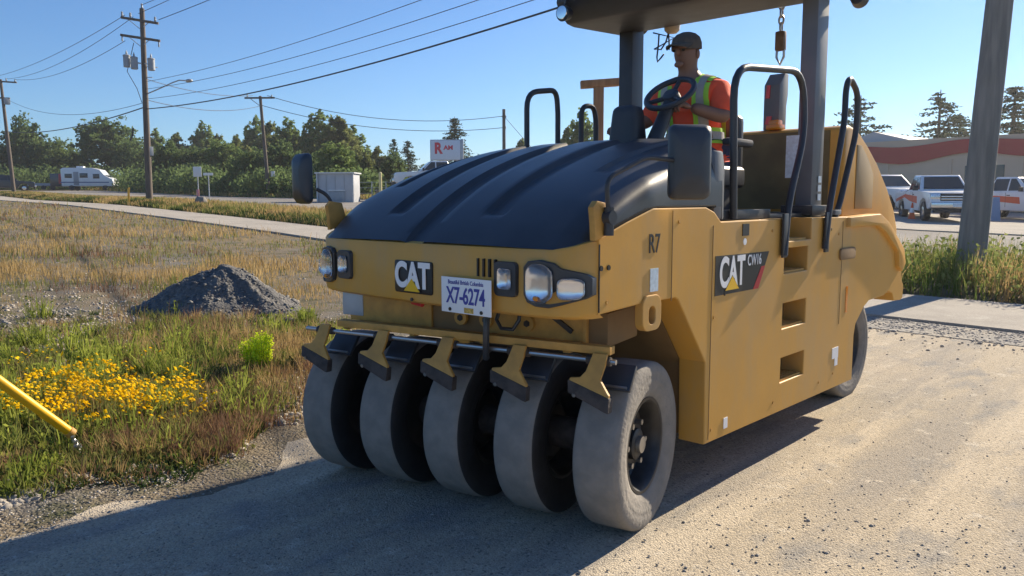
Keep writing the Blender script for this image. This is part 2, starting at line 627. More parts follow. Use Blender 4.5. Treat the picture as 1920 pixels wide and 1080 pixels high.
# ------------------------------------------------------------------ the roller
def paint(name, col, dust, rough=.48):
    """machine paint with dust settled in soft streaks and small chips"""
    m = mat(name, col, rough, 0, var=.05, scale=3, bump=.025, bscale=30, coat=.05, spec=.35)
    t = m.node_tree
    b = t.nodes['Principled BSDF']
    src = b.inputs['Base Color'].links[0].from_socket
    tc = t.nodes.new('ShaderNodeTexCoord')
    prev = src
    for sc, st, lo, hi, c, f in ((2.6, (1, 1, .35), .46, .70, dust, .5), (26, (1, 1, .5), .66, .74, (dust[0]*.6, dust[1]*.6, dust[2]*.6), .5)):
        mp = t.nodes.new('ShaderNodeMapping'); mp.inputs['Scale'].default_value = st
        n = t.nodes.new('ShaderNodeTexNoise'); n.inputs['Scale'].default_value = sc; n.inputs['Detail'].default_value = 9; n.inputs['Roughness'].default_value = .7
        mr = t.nodes.new('ShaderNodeMapRange'); mr.inputs['From Min'].default_value = lo; mr.inputs['From Max'].default_value = hi; mr.inputs['To Max'].default_value = f
        mx = t.nodes.new('ShaderNodeMixRGB'); mx.inputs[2].default_value = tuple(c)+(1,)
        t.links.new(tc.outputs['Object'], mp.inputs[0]); t.links.new(mp.outputs[0], n.inputs['Vector']); t.links.new(n.outputs['Fac'], mr.inputs['Value'])
        t.links.new(mr.outputs[0], mx.inputs[0]); t.links.new(prev, mx.inputs[1]); prev = mx.outputs[0]
    t.links.new(prev, b.inputs['Base Color'])
    return m
M_yel = paint('yellow_paint', (.60, .318, .058), (.42, .31, .17))
M_yeld = mat('yellow_cast', (.50, .27, .06), .6, 0, var=.15, scale=14, bump=.12, bscale=60)
M_blk = mat('black_plastic', (.034, .040, .050), .36, 0, var=.2, scale=6, bump=.06, bscale=220)
M_blkm = mat('black_paint', (.035, .037, .042), .45, 0, var=.15, scale=8, bump=.03, bscale=50)
M_grey = mat('grey_paint', (.13, .14, .15), .5, 0, var=.1, scale=5, bump=.03)
M_tyre = mat('tyre_rubber', (.25, .23, .205), .9, 0, col2=(.195, .182, .165), scale=14, bump=.25, bscale=55)
M_rim = mat('rim_steel', (.03, .03, .032), .45, .3, var=.3, scale=20)
M_bolt = mat('bolt_steel', (.45, .44, .42), .35, .9)
M_dusty = mat('scraper_rubber', (.055, .045, .04), .8, 0, var=.35, scale=20, bump=.3, bscale=60)
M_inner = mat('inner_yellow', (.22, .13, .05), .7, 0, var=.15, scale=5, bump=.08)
M_white = mat('white_print', (.82, .83, .84), .5)
M_blkp = mat('black_print', (.012, .012, .013), .45)
M_red = mat('red_print', (.55, .03, .03), .5)
M_cyel = mat('yellow_print', (.85, .5, .01), .5)
M_blue = mat('blue_print', (.05, .06, .32), .5)
M_silver = mat('lamp_reflector', (.8, .8, .8), .14, 1.0, var=.05)
M_glass = mat('lamp_glass', (.95, .96, 1), .03, 0, trans=.92)
M_amber = mat('amber_lens', (.9, .32, .02), .15, 0, trans=.3)
M_lblue = mat('pale_label', (.55, .66, .74), .5, 0, var=.12, scale=60)

roller = empty('road_roller')
tag(roller, 'yellow pneumatic tyre road roller with black hood standing on the gravel', 'road roller')

XS = .885
SIDE_POLY = [(-.24, 1.318), (-.05, 1.378), (.149, 1.433), (.60, 1.433), (.68, 1.41), (.748, 1.362), (2.34, 1.356), (2.93, 1.342),
             (3.10, 1.29), (3.49, 1.10), (3.57, 1.02), (3.60, .86), (3.645, .82), (3.645, .72), (3.60, .705), (3.44, .715), (3.39, .775), (3.30, .80),
             (3.20, .775), (2.90, .77), (2.80, .735), (2.655, .635), (2.63, .56), (2.63, .258), (.637, .28), (.627, .69), (.365, 1.02), (.34, 1.03), (.079, 1.03), (-.24, 1.015)]
STEPS = [(1.056, 1.197), (.744, .889), (.436, .578)]
SY0, SY1 = 1.487, 1.808
holes = [[(SY0, a), (SY1, a), (SY1, b), (SY0, b)] for a, b in STEPS]
# upper notch for the top foothold
poly = []
for p in SIDE_POLY:
    poly.append(p)
    if p == (.748, 1.362):
        poly += [(SY0-.02, 1.362), (SY0-.02, 1.235), (SY1+.04, 1.235), (SY1+.04, 1.359)]
for sx in (1, -1):
    a, b = (.74, XS) if sx > 0 else (-XS, -.74)
    sp = plate('side_panel', poly, holes, a, b, M_yel, roller, 'x', .006)
    # sheet edges and seam lines
    for (za, zb) in STEPS+[(1.235, 1.36)]:
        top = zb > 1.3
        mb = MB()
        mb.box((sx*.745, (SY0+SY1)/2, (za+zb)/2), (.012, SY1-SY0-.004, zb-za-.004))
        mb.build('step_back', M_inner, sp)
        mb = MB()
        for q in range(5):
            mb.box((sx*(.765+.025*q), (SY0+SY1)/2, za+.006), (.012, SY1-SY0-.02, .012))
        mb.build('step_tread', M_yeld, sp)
core = [(-.34, 1.02), (.36, 1.02), (.655, .66), (.655, .30), (2.60, .28), (2.60, .66), (2.78, .80), (3.55, .80), (3.55, .98), (3.40, 1.10), (2.95, 1.33), (2.30, 1.348), (.72, 1.352), (.60, 1.30), (-.34, 1.275)]
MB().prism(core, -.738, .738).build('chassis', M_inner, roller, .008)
# deck plate of the platform
mb = MB()
mb.box((0, 1.62, 1.372), (1.5, 1.62, .024))
mb.build('platform_floor', M_blkm, roller, .003)
for sx in (1, -1):      # kick plates that catch the sun along the deck edge
    MB().box((sx*.80, 1.10, 1.39), (.06, .62, .05)).build('kick_plate', M_blkm, roller, .004)

# front fascia: bowed sheet round the nose
plan = [(-.883, -.225), (-.872, -.285), (-.83, -.345), (-.76, -.385), (-.62, -.405), (-.3, -.422), (0, -.428), (.3, -.422), (.62, -.405), (.76, -.385), (.83, -.345), (.872, -.285), (.883, -.225)]
def fascia_y(x):
    return float(np.interp(x, [p[0] for p in plan], [p[1] for p in plan]))
mb = MB()
fa = [(x, y) for x, y in plan]+[(x*.93, y+.06) for x, y in reversed(plan)]
# build in three height bands so the lower lip tucks under
rows = []
for z, tuck in ((1.0, .03), (1.012, .006), (1.03, 0), (1.262, .004), (1.275, .012), (1.284, .05)):
    row = []
    for x, y in plan:
        row.append(mb.bm.verts.new((x*(1-tuck*.15), y+tuck, z+.034*max(0, (abs(x)-.80)/.083)*(z > 1.2))))
    rows.append(row)
for a, b in zip(rows[:-1], rows[1:]):
    for q in range(len(plan)-1):
        mb.bm.faces.new((a[q], a[q+1], b[q+1], b[q]))
bmesh.ops.solidify(mb.bm, geom=mb.bm.faces[:], thickness=.012)
fascia = mb.build('front_fascia', M_yel, roller, smooth=40)
# vent slots
for q in range(4):
    MB().box((.395+.033*q, fascia_y(.45)-.002, 1.19), (.009, .012, .075)).build('vent_slot', M_blkp, fascia)
MB().cyl((-.02, -.43, 1.02), (-.02, -.436, 1.02), .008, n=8).build('bolt', M_blkm, fascia)
# lamps on the fascia
def lamp_front(x0, x1, z0, z1, name, lens_parts, r=.04):
    """housing follows the fascia between x0 and x1"""
    cx, cz, w, h = (x0+x1)/2, (z0+z1)/2, x1-x0, z1-z0
    poly = rrect(cx, cz, w, h, r, 5)
    return housing(poly, name)
def fpt(x, z, off):
    """point on the fascia skin pushed outwards"""
    e = .01
    y = fascia_y(x)
    dy = (fascia_y(min(x+e, .88))-fascia_y(max(x-e, -.88)))/(2*e)
    nrm = Vector((dy, -1, 0)).normalized()
    return Vector((x, y, z))+nrm*off
def housing(poly, name, off=.018, m=None, inset=None, parent=None):
    mb = MB()
    n = len(poly)
    cx = sum(p[0] for p in poly)/n
    cz = sum(p[1] for p in poly)/n
    rings = []
    for sc, o_ in ((1.0, -.02), (1.0, off*.7), (.96, off)):
        rings.append([mb.bm.verts.new(fpt(max(-.882, min(.882, cx+(x-cx)*sc)), cz+(z-cz)*sc, o_)) for x, z in poly])
    for a, b in zip(rings[:-1], rings[1:]):
        for q in range(n):
            mb.bm.faces.new((a[q], a[(q+1) % n], b[(q+1) % n], b[q]))
    mb.bm.faces.new(rings[-1])
    return mb.build(name, m or M_blk, parent or roller, smooth=30)
def lens(par, cx, cz, w, h, off=.021, r=.03, name='lens'):
    pol = rrect(cx, cz, w, h, r, 4)
    refl = MB()
    n = len(pol)
    ring = [refl.bm.verts.new(fpt(max(-.88, min(.88, x)), z, off)) for x, z in pol]
    mid = [refl.bm.verts.new(fpt(max(-.88, min(.88, cx+(x-cx)*.55)), cz+(z-cz)*.55, off-.0022)) for x, z in pol]
    for q in range(n):
        refl.bm.faces.new((ring[q], ring[(q+1) % n], mid[(q+1) % n], mid[q]))
    refl.bm.faces.new(mid)
    refl.build('reflector', M_silver, par, smooth=60)
    gl = MB()
    rings = []
    for sc, o_ in ((1.0, off+.001), (.8, off+.012), (.4, off+.018)):
        rings.append([gl.bm.verts.new(fpt(max(-.88, min(.88, cx+(x-cx)*sc)), cz+(z-cz)*sc, o_)) for x, z in pol])
    for a, b in zip(rings[:-1], rings[1:]):
        for q in range(n):
            gl.bm.faces.new((a[q], a[(q+1) % n], b[(q+1) % n], b[q]))
    gl.bm.faces.new(rings[-1])
    gl.build(name, M_glass, par, smooth=60)

for sg in (1, -1):
    pol = [(.645, 1.205), (.665, 1.228), (.72, 1.236), (.775, 1.225), (.80, 1.205), (.868, 1.182), (.878, 1.165), (.878, 1.10), (.865, 1.085), (.80, 1.06), (.76, 1.048), (.70, 1.05), (.66, 1.065), (.645, 1.095)]
    pol = [(sg*x, z) for x, z in pol]
    if sg < 0: pol.reverse()
    hl = housing(pol, 'headlamp')
    lens(hl, sg*.715, 1.143, .115, .155, r=.045)
    lens(hl, sg*.822, 1.125, .075, .085, r=.025, name='signal_lens')
    MB().ball(fpt(sg*.712, 1.085, .03), .014, (1, .5, .8), 8).build('amber_bulb', M_amber, hl)
    wl = housing(rrect(sg*.553, 1.15, .118, .142, .02, 3), 'work_lamp')
    lens(wl, sg*.553, 1.152, .07, .085, r=.012)

# front badge
bd = housing(rrect(-.012, 1.122, .262, .148, .012, 2), 'badge', off=.006, m=M_blkp)
yb = fascia_y(0)-.0085
text_mesh('lettering', 'CAT', .158, M_white, bd, FRONT(-.012, yb, 1.126), .78, .006, .0015, .98)
MB().prism([(-.067, 1.058), (.043, 1.058), (-.012, 1.116)], yb-.0035, yb-.0015, 'y').build('triangle', M_cyel, bd)
MB().prism([(-.074, 1.0555), (.050, 1.0555), (-.012, 1.1215)], yb-.0014, yb+.0005, 'y').build('triangle_edge', M_blkp, bd)
# licence plate on its bracket
px_, pz_ = .352, 1.067
yp = fascia_y(px_)-.03
lp = MB().box((px_, yp, pz_), (.30, .004, .152)).build('licence_plate', M_white, roller, .0015)
text_mesh('plate_number', 'X7-6274', .098, M_blue, lp, FRONT(px_, yp-.003, pz_-.004), .70, .0016, .001, .96)
text_mesh('plate_slogan', 'Beautiful British Columbia', .026, M_blue, lp, FRONT(px_, yp-.003, pz_+.055), .78, 0, .0008, 1.0)
for dx in (-.095, .095):
    MB().cyl((px_+dx, yp-.002, pz_-.062), (px_+dx, yp-.006, pz_-.062), .008, n=8).build('plate_bolt', M_blkp, lp)
MB().box((px_+.02, yp-.003, pz_-.06), (.055, .002, .022)).build('plate_sticker', mat('decal_gold', (.55, .36, .08), .5, 0, var=.3, scale=90), lp)
MB().box((px_, yp+.016, pz_), (.16, .03, .05)).build('plate_bracket', M_blkm, lp)

# hood
_zp = np.polyfit([-.40, -.33, -.255, -.13, 0, .2, .384, .56, .75], [1.284, 1.348, 1.408, 1.49, 1.555, 1.642, 1.702, 1.747, 1.785], 4)
def zc(y): return float(np.polyval(_zp, y))
def ze(y): return float(np.interp(y, [-.40, -.24, -.05, .149, .80], [1.276, 1.318, 1.378, 1.434, 1.434]))
def smooth01(t):
    t = max(0.0, min(1.0, t)); return t*t*(3-2*t)
YS = np.linspace(-.40, .77, 70)
GROOVES = [(-.62, .045, -.02), (-.33, .072, -.27), (-.02, .072, -.47), (.33, .072, -.27), (.64, .045, .10)]
US = list(np.sign(q)*(1-(1-abs(q))**2.2) for q in np.linspace(-1, 1, 81))
for gx_, w_, y0 in GROOVES:
    for e_ in (-1.0, -.86, -.72, -.6, -.3, 0, .3, .6, .72, .86, 1.0): US.append((gx_+e_*w_)/.874)
US = np.array(sorted(set(np.round(US, 4))))
V, F = [], []
for i, y in enumerate(YS):
    wy = .874 if y > -.2 else .874-.07*((-.2-y)/.2)**2
    yfront = 0
    for u in US:
        x = wy*u
        base = zc(y)-.012*(x/.874)**2
        e = 4.6
        z = ze(y)+(base-ze(y))*max(0.0, 1-abs(u)**e)**(1/e)
        yy = y
        if i < 16:
            yy = max(y, fascia_y(x)+.012+.0*i) if i == 0 else y+(fascia_y(x)+.412)*max(0, 1-i/16)
            if i == 0: yy = fascia_y(x)+.012
        g = 0
        for gx_, w_, y0 in GROOVES:
            t = abs(x-gx_)/w_
            if t < 1.0:
                g = max(g, smooth01((1.0-t)/.36)*smooth01((y-y0)/.07)*(.030 if w_ > .05 else .018))
        V.append((x, yy, z-g))
nu = len(US)
for i in range(len(YS)-1):
    for j in range(nu-1):
        F.append((i*nu+j, i*nu+j+1, (i+1)*nu+j+1, (i+1)*nu+j))
mb = MB()
mb._add(V, F)
# rear face and skirt
last = [(V[(len(YS)-1)*nu+j][0], .772, V[(len(YS)-1)*nu+j][2]) for j in range(nu)]
low = [(x, .772, 1.37) for x, y, z in last]
mb._add(last+low, [(j, j+1, nu+j+1, nu+j) for j in range(nu-1)])
hood = mb.build('hood', M_blk, roller, smooth=30)
hood.data.update()
# side skirt strip of the hood between cover and yellow panel
for sx in (1, -1):
    MB().tube([(sx*.876, y, ze(y)+.002) for y in np.linspace(-.25, .70, 14)], .007, 6).build('hood_seal', mat('rubber_seal', (.012, .012, .013), .95, spec=.1), hood)
    # grey rear corner of the hood with the lit upper lip
    MB().prism([(.70, 1.40), (.76, 1.37), (.80, 1.37), (.80, 1.62), (.775, 1.70), (.70, 1.70)], sx*.80, sx*.872).build('corner_panel', M_grey, hood, .012)

# towing eye, stickers and markings on the near side
te = plate('towing_eye', rrect(.135, .985, .145, .155, .045, 5), [rrect(.135, .975, .052, .078, .025, 5)], XS-.03, XS+.012, M_yel, roller, 'x', .004)
text_mesh('unit_number', 'R7', .115, M_blkp, roller, SIDE(XS+.002, .158, 1.278), .72, .001, .001)
MB().box((XS+.002, .160, 1.125), (.003, .062, .10)).build('sticker', M_lblue, roller)
MB().box((XS+.002, .845, .345), (.003, .04, .055)).build('sticker', M_white, roller)
MB().box((XS+.002, 2.30, .49), (.003, .10, .07)).build('sticker', M_white, roller)
MB().box((XS+.002, 2.32, .43), (.003, .05, .05)).build('sticker', M_white, roller)
MB().box((XS+.002, 2.46, .82), (.003, .032, .17)).build('reflector_strip', M_amber, roller)
MB().cyl((XS-.004, 1.0, 1.255), (XS+.003, 1.0, 1.255), .018, n=12).build('round_sticker', M_white, roller)
MB().box((XS+.002, 1.005, 1.315), (.004, .07, .06)).build('tie_down_sign', M_blkp, roller)
for yq in (-.225, -.175):
    MB().cyl((XS-.004, yq, 1.20), (XS+.006, yq, 1.20), .011, n=8).build('panel_bolt', M_blkp, roller)
MB().box((XS+.0005, .305, 1.22), (.003, .004, .40)).build('panel_seam', M_inner, roller)
MB().box((XS+.0005, .672, .82), (.003, .004, 1.05)).build('panel_seam', M_inner, roller)
MB().box((XS+.0005, 2.345, 1.0), (.003, .005, .66)).build('panel_seam', M_inner, roller)
for yq, zq in ((.70, .34), (.70, .90), (2.28, .36), (2.28, 1.25), (1.40, .34), (2.05, .34), (1.32, 1.30), (.36, 1.37), (-.18, 1.06)):
    MB().cyl((XS-.004, yq, zq), (XS+.004, yq, zq), .009, n=8).build('panel_bolt', M_yeld, roller)
MB().box((XS+.001, -.235, 1.16), (.004, .006, .27)).build('panel_seam', M_blkp, roller)
MB().cyl((XS-.004, .80, 1.005), (XS+.004, .80, 1.005), .008, n=8).build('panel_bolt', M_blkp, roller)
lt = rrect(2.43, 1.12, .27, .075, .03, 4)
MB().prism(lt, XS-.004, XS+.012).build('door_latch', M_inner, roller, .004)
sg_ = MB().prism([(.70, 1.197), (1.285, 1.192), (1.165, 1.003), (.70, 1.003)], XS-.002, XS+.002).build('badge', M_blkp, roller)
text_mesh('lettering', 'CAT', .205, M_white, sg_, SIDE(XS+.0035, .872, 1.105), .66, .006, .001, .98)
MB().prism([(.80, 1.022), (.942, 1.022), (.871, 1.09)], XS+.0046, XS+.0056).build('triangle', M_cyel, sg_)
MB().prism([(.792, 1.018), (.95, 1.018), (.871, 1.096)], XS+.0036, XS+.0045).build('triangle_edge', M_blkp, sg_)
text_mesh('model_lettering', 'CW16', .078, M_white, sg_, SIDE(XS+.0046, 1.11, 1.155), .74, .0008, .001)
MB().prism([(1.105, 1.003), (1.165, 1.003), (1.238, 1.118), (1.196, 1.118)], XS+.0022, XS+.0034).build('red_flash', M_red, sg_)

# rear cowl over the engine
cp = [(2.56, 1.345), (2.56, 1.93), (2.64, 1.955), (2.80, 1.93), (2.99, 1.845), (3.21, 1.725), (3.47, 1.54), (3.64, 1.385), (3.735, 1.25), (3.765, 1.08), (3.74, .83), (3.56, .81), (3.56, 1.0), (3.40, 1.12), (2.95, 1.345)]
cowl = MB().prism(cp, -.795, .795).build('rear_cowl', M_yel, roller, .03, 3)
for sx in (1, -1):
    MB().prism([(2.78, 1.40), (2.78, 1.83), (2.86, 1.83), (3.0, 1.745), (3.12, 1.64), (3.12, 1.40)], sx*.794, sx*.802).build('cowl_door', mat('cowl_panel', (.28, .19, .075), .6, 0, var=.1, scale=4), cowl, .006)
    MB().prism([(2.40, 1.352), (2.40, 1.29), (2.94, 1.285), (3.10, 1.235), (3.40, 1.085), (3.43, .97), (3.52, .93), (3.585, .99), (3.53, 1.10), (3.16, 1.305), (2.98, 1.365)], sx*.80, sx*.915).build('fender_rim', M_yel, cowl, .012)
MB().box((.05, 2.555, 1.66), (1.3, .012, .52)).build('bulkhead', mat('bulkhead_brown', (.17, .125, .055), .75, 0, var=.2, scale=5, bump=.05), cowl)
MB().box((.30, 2.60, 1.965), (.10, .10, .04)).box((.30, 2.60, 1.99), (.075, .075, .05)).build('amber_beacon', M_amber, cowl, .012)
# grey post with two red lamps behind the seat
po = MB()
po.prism([(2.62, 1.95), (2.62, 2.26), (2.70, 2.345), (2.76, 2.345), (2.76, 2.20), (2.74, 2.12), (2.74, 1.95)], .20, .315)
po = po.build('lamp_post', M_grey, cowl, .008)
for z0, z1, w_ in ((2.17, 2.26, .03), (1.99, 2.045, .045)):
    MB().prism([(.215, z0), (.215+w_, z0), (.215+w_*1.1, z1), (.215+w_*.3, z1)], 2.612, 2.622, 'y').build('red_lamp', mat('red_lens', (.7, .04, .03), .25), cowl)

# canopy
MB().prism([(1.60, 2.82), (1.63, 2.77), (1.72, 2.695), (1.80, 2.685), (2.36, 2.712), (2.50, 2.805), (2.53, 2.85), (2.50, 2.92), (1.75, 2.93), (1.62, 2.90)], -.86, .86).build('canopy_roof', M_blkm, roller, .015)
for sx, yy in ((1, 2.18), (-1, 2.33)):
    cpst = MB().box((sx*.725, yy+.0, 2.06), (.10 if sx > 0 else .12, .17 if sx > 0 else .15, 1.42)).build('canopy_post', M_blkm if sx < 0 else M_grey, roller, .008)
    MB().box((sx*.715, yy-.03, 1.40), (.2, .26, .06)).build('post_foot', M_blkm, cpst, .006)
lb = MB().box((.655, 2.078, 1.73), (.085, .004, .26)).build('warning_label', M_lblue, roller)
for q in range(3):
    MB().box((.782, 2.20, 1.48+.055*q), (.004, .045, .04)).build('post_label', M_lblue, roller)
for (x, y, z, yaw_) in ((-.765, 1.585, 2.735, 0), (.83, 1.60, 2.735, 0), (.85, 2.54, 2.73, math.pi), (-.80, 2.56, 2.80, math.pi)):
    d = -math.cos(yaw_)
    wl = MB().lathe([(-.035, .03), (-.03, .045), (.03, .055), (.034, .05)], 20, 'y', Matrix.Translation((x, y, z)) @ Matrix.Rotation(yaw_+math.pi, 4, 'Z') @ Matrix.Rotation(R(-8), 4, 'X'))
    wl = wl.build('canopy_lamp', M_blk, roller)
    MB().lathe([(-.001, .0), (.0, .045), (.006, .043), (.010, .0)], 20, 'y', Matrix.Translation((x, y+d*.034, z)) @ Matrix.Rotation(yaw_+math.pi, 4, 'Z')).build('lens', M_silver, wl)
    MB().bar((x, y, z+.04), (x*.97, y, z+.10), .03, .012).build('lamp_bracket', M_blk, wl)
# pale device with loose wires under the roof edge
sd = MB().lathe([(0, .0), (.0, .035), (.02, .055), (.06, .06), (.075, .03), (.08, 0)], 16, 'z', Matrix.Translation((-.42, 2.40, 2.675))).build('roof_sensor', mat('cream_plastic', (.5, .44, .33), .5), roller)
rngw = random.Random(4)
for pts in ([(-.58, 2.40, 2.70), (-.40, 2.40, 2.64), (-.57, 2.40, 2.58), (-.51, 2.40, 2.57), (-.47, 2.40, 2.62), (-.45, 2.40, 2.68)],
            [(-.53, 2.40, 2.68), (-.535, 2.40, 2.60), (-.545, 2.40, 2.52), (-.54, 2.40, 2.485), (-.51, 2.40, 2.51), (-.485, 2.40, 2.535)],
            [(-.45, 2.40, 2.68), (-.443, 2.40, 2.62), (-.44, 2.40, 2.56)]):
    MB().tube(pts, .006, 6).build('loose_wire', M_blkm, sd)

# handrails
def arc(pts, r=.10, n=5):
    """polyline with rounded corners"""
    pts = [Vector(p) for p in pts]
    out = [pts[0]]
    for a, b, c in zip(pts[:-2], pts[1:-1], pts[2:]):
        d0, d1 = (a-b), (c-b)
        rr = min(r, d0.length*.49, d1.length*.49)
        p0, p1 = b+d0.normalized()*rr, b+d1.normalized()*rr
        for k in range(n+1):
            t = k/n
            out.append(p0*(1-t)**2+b*2*t*(1-t)+p1*t*t)
    out.append(pts[-1])
    return out
rails = [
    [(.85, .94, 1.37), (.85, .90, 2.115), (.85, 1.72, 2.185), (.86, 1.76, 1.85), (.888, 1.50, 1.43), (.905, 1.435, 1.16)],
    [(.905, 2.01, 1.17), (.90, 2.07, 1.42), (.875, 2.32, 1.95), (.86, 2.36, 2.15), (.85, 2.44, 2.235), (.85, 2.60, 2.15), (.85, 2.60, 1.90), (.85, 2.36, 1.42), (.85, 2.24, 1.31), (.87, 2.15, 1.28)],
    [(-.87, 1.31, 1.37), (-.87, 1.31, 2.19), (-.87, 1.62, 2.235), (-.87, 1.64, 2.10), (-.87, 1.64, 1.37)],
    [(-.87, 1.91, 1.37), (-.87, 1.91, 2.15), (-.87, 2.06, 2.16), (-.87, 2.09, 2.05), (-.87, 2.09, 1.37)],
]
for k, r_ in enumerate(rails):
    h = MB().tube(arc(r_, (.16, .07, .11, .11)[k]), .019, 12).build('handrail', M_blkm, roller)
    if k == 0:
        MB().box((.905, 1.435, 1.27), (.014, .055, .24)).build('rail_bracket', M_blkm, h, .003)
    if k == 1:
        MB().box((.905, 2.03, 1.27), (.014, .055, .24)).build('rail_bracket', M_blkm, h, .003)
        MB().box((.86, 2.26, 1.385), (.05, .10, .03)).build('rail_clamp', M_grey, h, .004)

# mirrors
def mirror(sx, loc, rz, w, h, arm, brk):
    M_ = Matrix.Translation(loc) @ Matrix.Rotation(rz, 4, 'Z')
    mb = MB()
    rings = []
    for sc, dy in ((.97, .0), (1.0, -.008), (.97, -.03), (.80, -.05), (.4, -.06)):
        rings.append([mb.bm.verts.new(M_ @ Vector((x, dy, z))) for x, z in rrect(0, 0, w*sc, h*(sc if sc < .9 else sc), .03*sc, 5)])
    n = len(rings[0])
    for a, b in zip(rings[:-1], rings[1:]):
        for q in range(n):
            mb.bm.faces.new((a[q], a[(q+1) % n], b[(q+1) % n], b[q]))
    mb.bm.faces.new(rings[-1])
    mb.bm.faces.new(list(reversed(rings[0])))
    sh = mb.build('mirror', M_blk, roller, smooth=50)
    MB().prism(rrect(0, 0, w*.9, h*.93, .03, 4), .0005, .003, 'y', M_).build('mirror_glass', M_silver, sh)
    MB().tube(arc(arm, .05), .010, 10).build('mirror_arm', M_blkm, sh)
    b = MB()
    b.prism(brk, sx*.872, sx*.90)
    b = b.build('mirror_bracket', M_yeld, sh, .004)
    MB().cyl((sx*.90, -.215, 1.40), (sx*.935, -.215, 1.40), .028, n=14).cyl((sx*.915, -.215, 1.33), (sx*.915, -.215, 1.44), .02, n=12).build('pivot', M_blkm, sh)
    return sh
brk = [(-.28, 1.31), (-.19, 1.335), (-.17, 1.36), (-.20, 1.455), (-.27, 1.465), (-.295, 1.44), (-.285, 1.38)]
mirror(1, (.985, .255, 1.625), R(50), .185, .315, [(.915, -.215, 1.40), (.915, -.235, 1.55), (.94, .0, 1.64), (.97, .22, 1.63)], brk)
mirror(-1, (-1.0, -.34, 1.585), R(-5), .155, .27, [(-.915, -.215, 1.38), (-.93, -.22, 1.44), (-.95, -.24, 1.50), (-.98, -.29, 1.53)], brk)

# driver's place
con = MB()
con.box((.20, .92, 1.57), (.95, .26, .40), taper=(.9, .7))
con.build('console', M_blkm, roller, .03, 3)
MB().box((.165, 1.0, 1.85), (.19, .18, .28), taper=(.8, .7)).build('instrument_pod', M_blkm, roller, .05, 4)
cw = Vector((.335, 1.16, 2.055))
tilt = Matrix.Translation(cw) @ Matrix.Rotation(R(40), 4, 'X')
ringp = [tilt @ Vector(((.138)*math.cos(2*math.pi*k/36), (.138)*math.sin(2*math.pi*k/36), 0)) for k in range(36)]
swl = MB().tube(ringp, .0165, 10, closed=True)
swl = swl.build('steering_wheel', M_blk, roller)
for a in (90, 215, 325):
    MB().cyl(tilt @ Vector((0, 0, -.02)), tilt @ Vector((.134*math.cos(R(a)), .134*math.sin(R(a)), 0)), .014, .012, 8).build('spoke', M_blk, swl)
MB().lathe([(-.04, .0), (-.04, .05), (0, .045), (.012, .03), (.014, 0)], 18, 'z', tilt).build('hub', M_blk, swl)
MB().cyl(tilt @ Vector((0, 0, -.03)), (.30, .97, 1.66), .035, .05, 12).build('steering_column', M_blkm, swl)
st_ = MB().box((.25, 1.57, 1.60), (.46, .50, .13)).build('seat', M_blkm, roller, .04, 3)
MB().box((.25, 1.80, 1.80), (.40, .10, .36)).build('backrest', M_blkm, st_, .045, 3)
for sx in (-1, 1):
    MB().box((.25+sx*.27, 1.62, 1.80), (.06, .30, .045)).build('armrest', M_blkm, st_, .02, 2)
MB().box((.25, 1.58, 1.455), (.36, .36, .17)).build('pedestal', M_blkm, st_, .01)
MB().box((-.17, 1.62, 1.62), (.16, .5, .46)).build('side_console', M_blkm, roller, .03, 3)

# ---- steered front running gear
STEER = .21
MS = Matrix.Rotation(STEER, 4, 'Z')
def tyre_profile(Rr=.378, w=.10):
    return [(-.064, .200), (-.086, .224), (-.101, .262), (-.106, .30), (-.106, .335), (-.103, .356), (-.097, .3685), (-.084, .3755), (-.05, .3775), (0, .378),
            (.05, .3775), (.084, .3755), (.097, .3685), (.103, .356), (.106, .335), (.1065, .318), (.1045, .312), (.106, .30), (.1045, .282), (.1010, .275), (.101, .262), (.086, .224), (.064, .200)]
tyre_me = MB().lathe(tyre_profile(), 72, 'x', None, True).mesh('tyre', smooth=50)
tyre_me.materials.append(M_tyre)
tyre_me.materials.append(mat('tyre_wall_shade', (.02, .02, .021), .8, 0, var=.3, scale=9, bump=.15, bscale=40))  # clean sidewall rubber, blackened to carry the shade between the tyres
tyre_out = tyre_me.copy()
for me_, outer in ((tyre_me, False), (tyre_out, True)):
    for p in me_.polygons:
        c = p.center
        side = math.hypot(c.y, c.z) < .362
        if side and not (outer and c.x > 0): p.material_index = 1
rim_me = MB().lathe([(.070, .203), (.076, .216), (.084, .217), (.083, .203), (.074, .193), (.04, .182), (.018, .178), (-.004, .172), (-.012, .155), (.004, .135), (.016, .122), (.02, .085), (.022, .0), (-.03, .0), (-.06, .18), (-.066, .205)], 48, 'x', None, True).mesh('rim', smooth=35)
rim_me.materials.append(M_rim)
def make_wheel(Mw, detail):
    hb = MB().lathe([(-.02, .0), (-.02, .075), (.045, .07), (.052, .055), (.054, .0)], 24, 'x').build('wheel', M_rim, roller)
    hb.matrix_local = Mw
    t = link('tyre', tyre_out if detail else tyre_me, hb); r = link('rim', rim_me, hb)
    if detail:
        for k in range(6):
            a = 2*math.pi*(k+.3)/6
            MB().cyl((.012, .102*math.cos(a), .102*math.sin(a)), (.046, .102*math.cos(a), .102*math.sin(a)), .0135, n=6).build('wheel_nut', M_bolt, hb)
        MB().lathe([(.05, .0), (.05, .04), (.07, .038), (.075, .0)], 16, 'x').build('hub_cap', M_bolt, hb)
    return hb
TX = [-.78, -.39, 0, .39, .78]
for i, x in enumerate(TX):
    make_wheel(MS @ Matrix.Translation((x, 0, .378)) @ Matrix.Rotation(.7*i, 4, 'X') @ (Matrix.Rotation(math.pi, 4, 'Z') if x < 0 else Matrix.Identity(4)), i == 4)
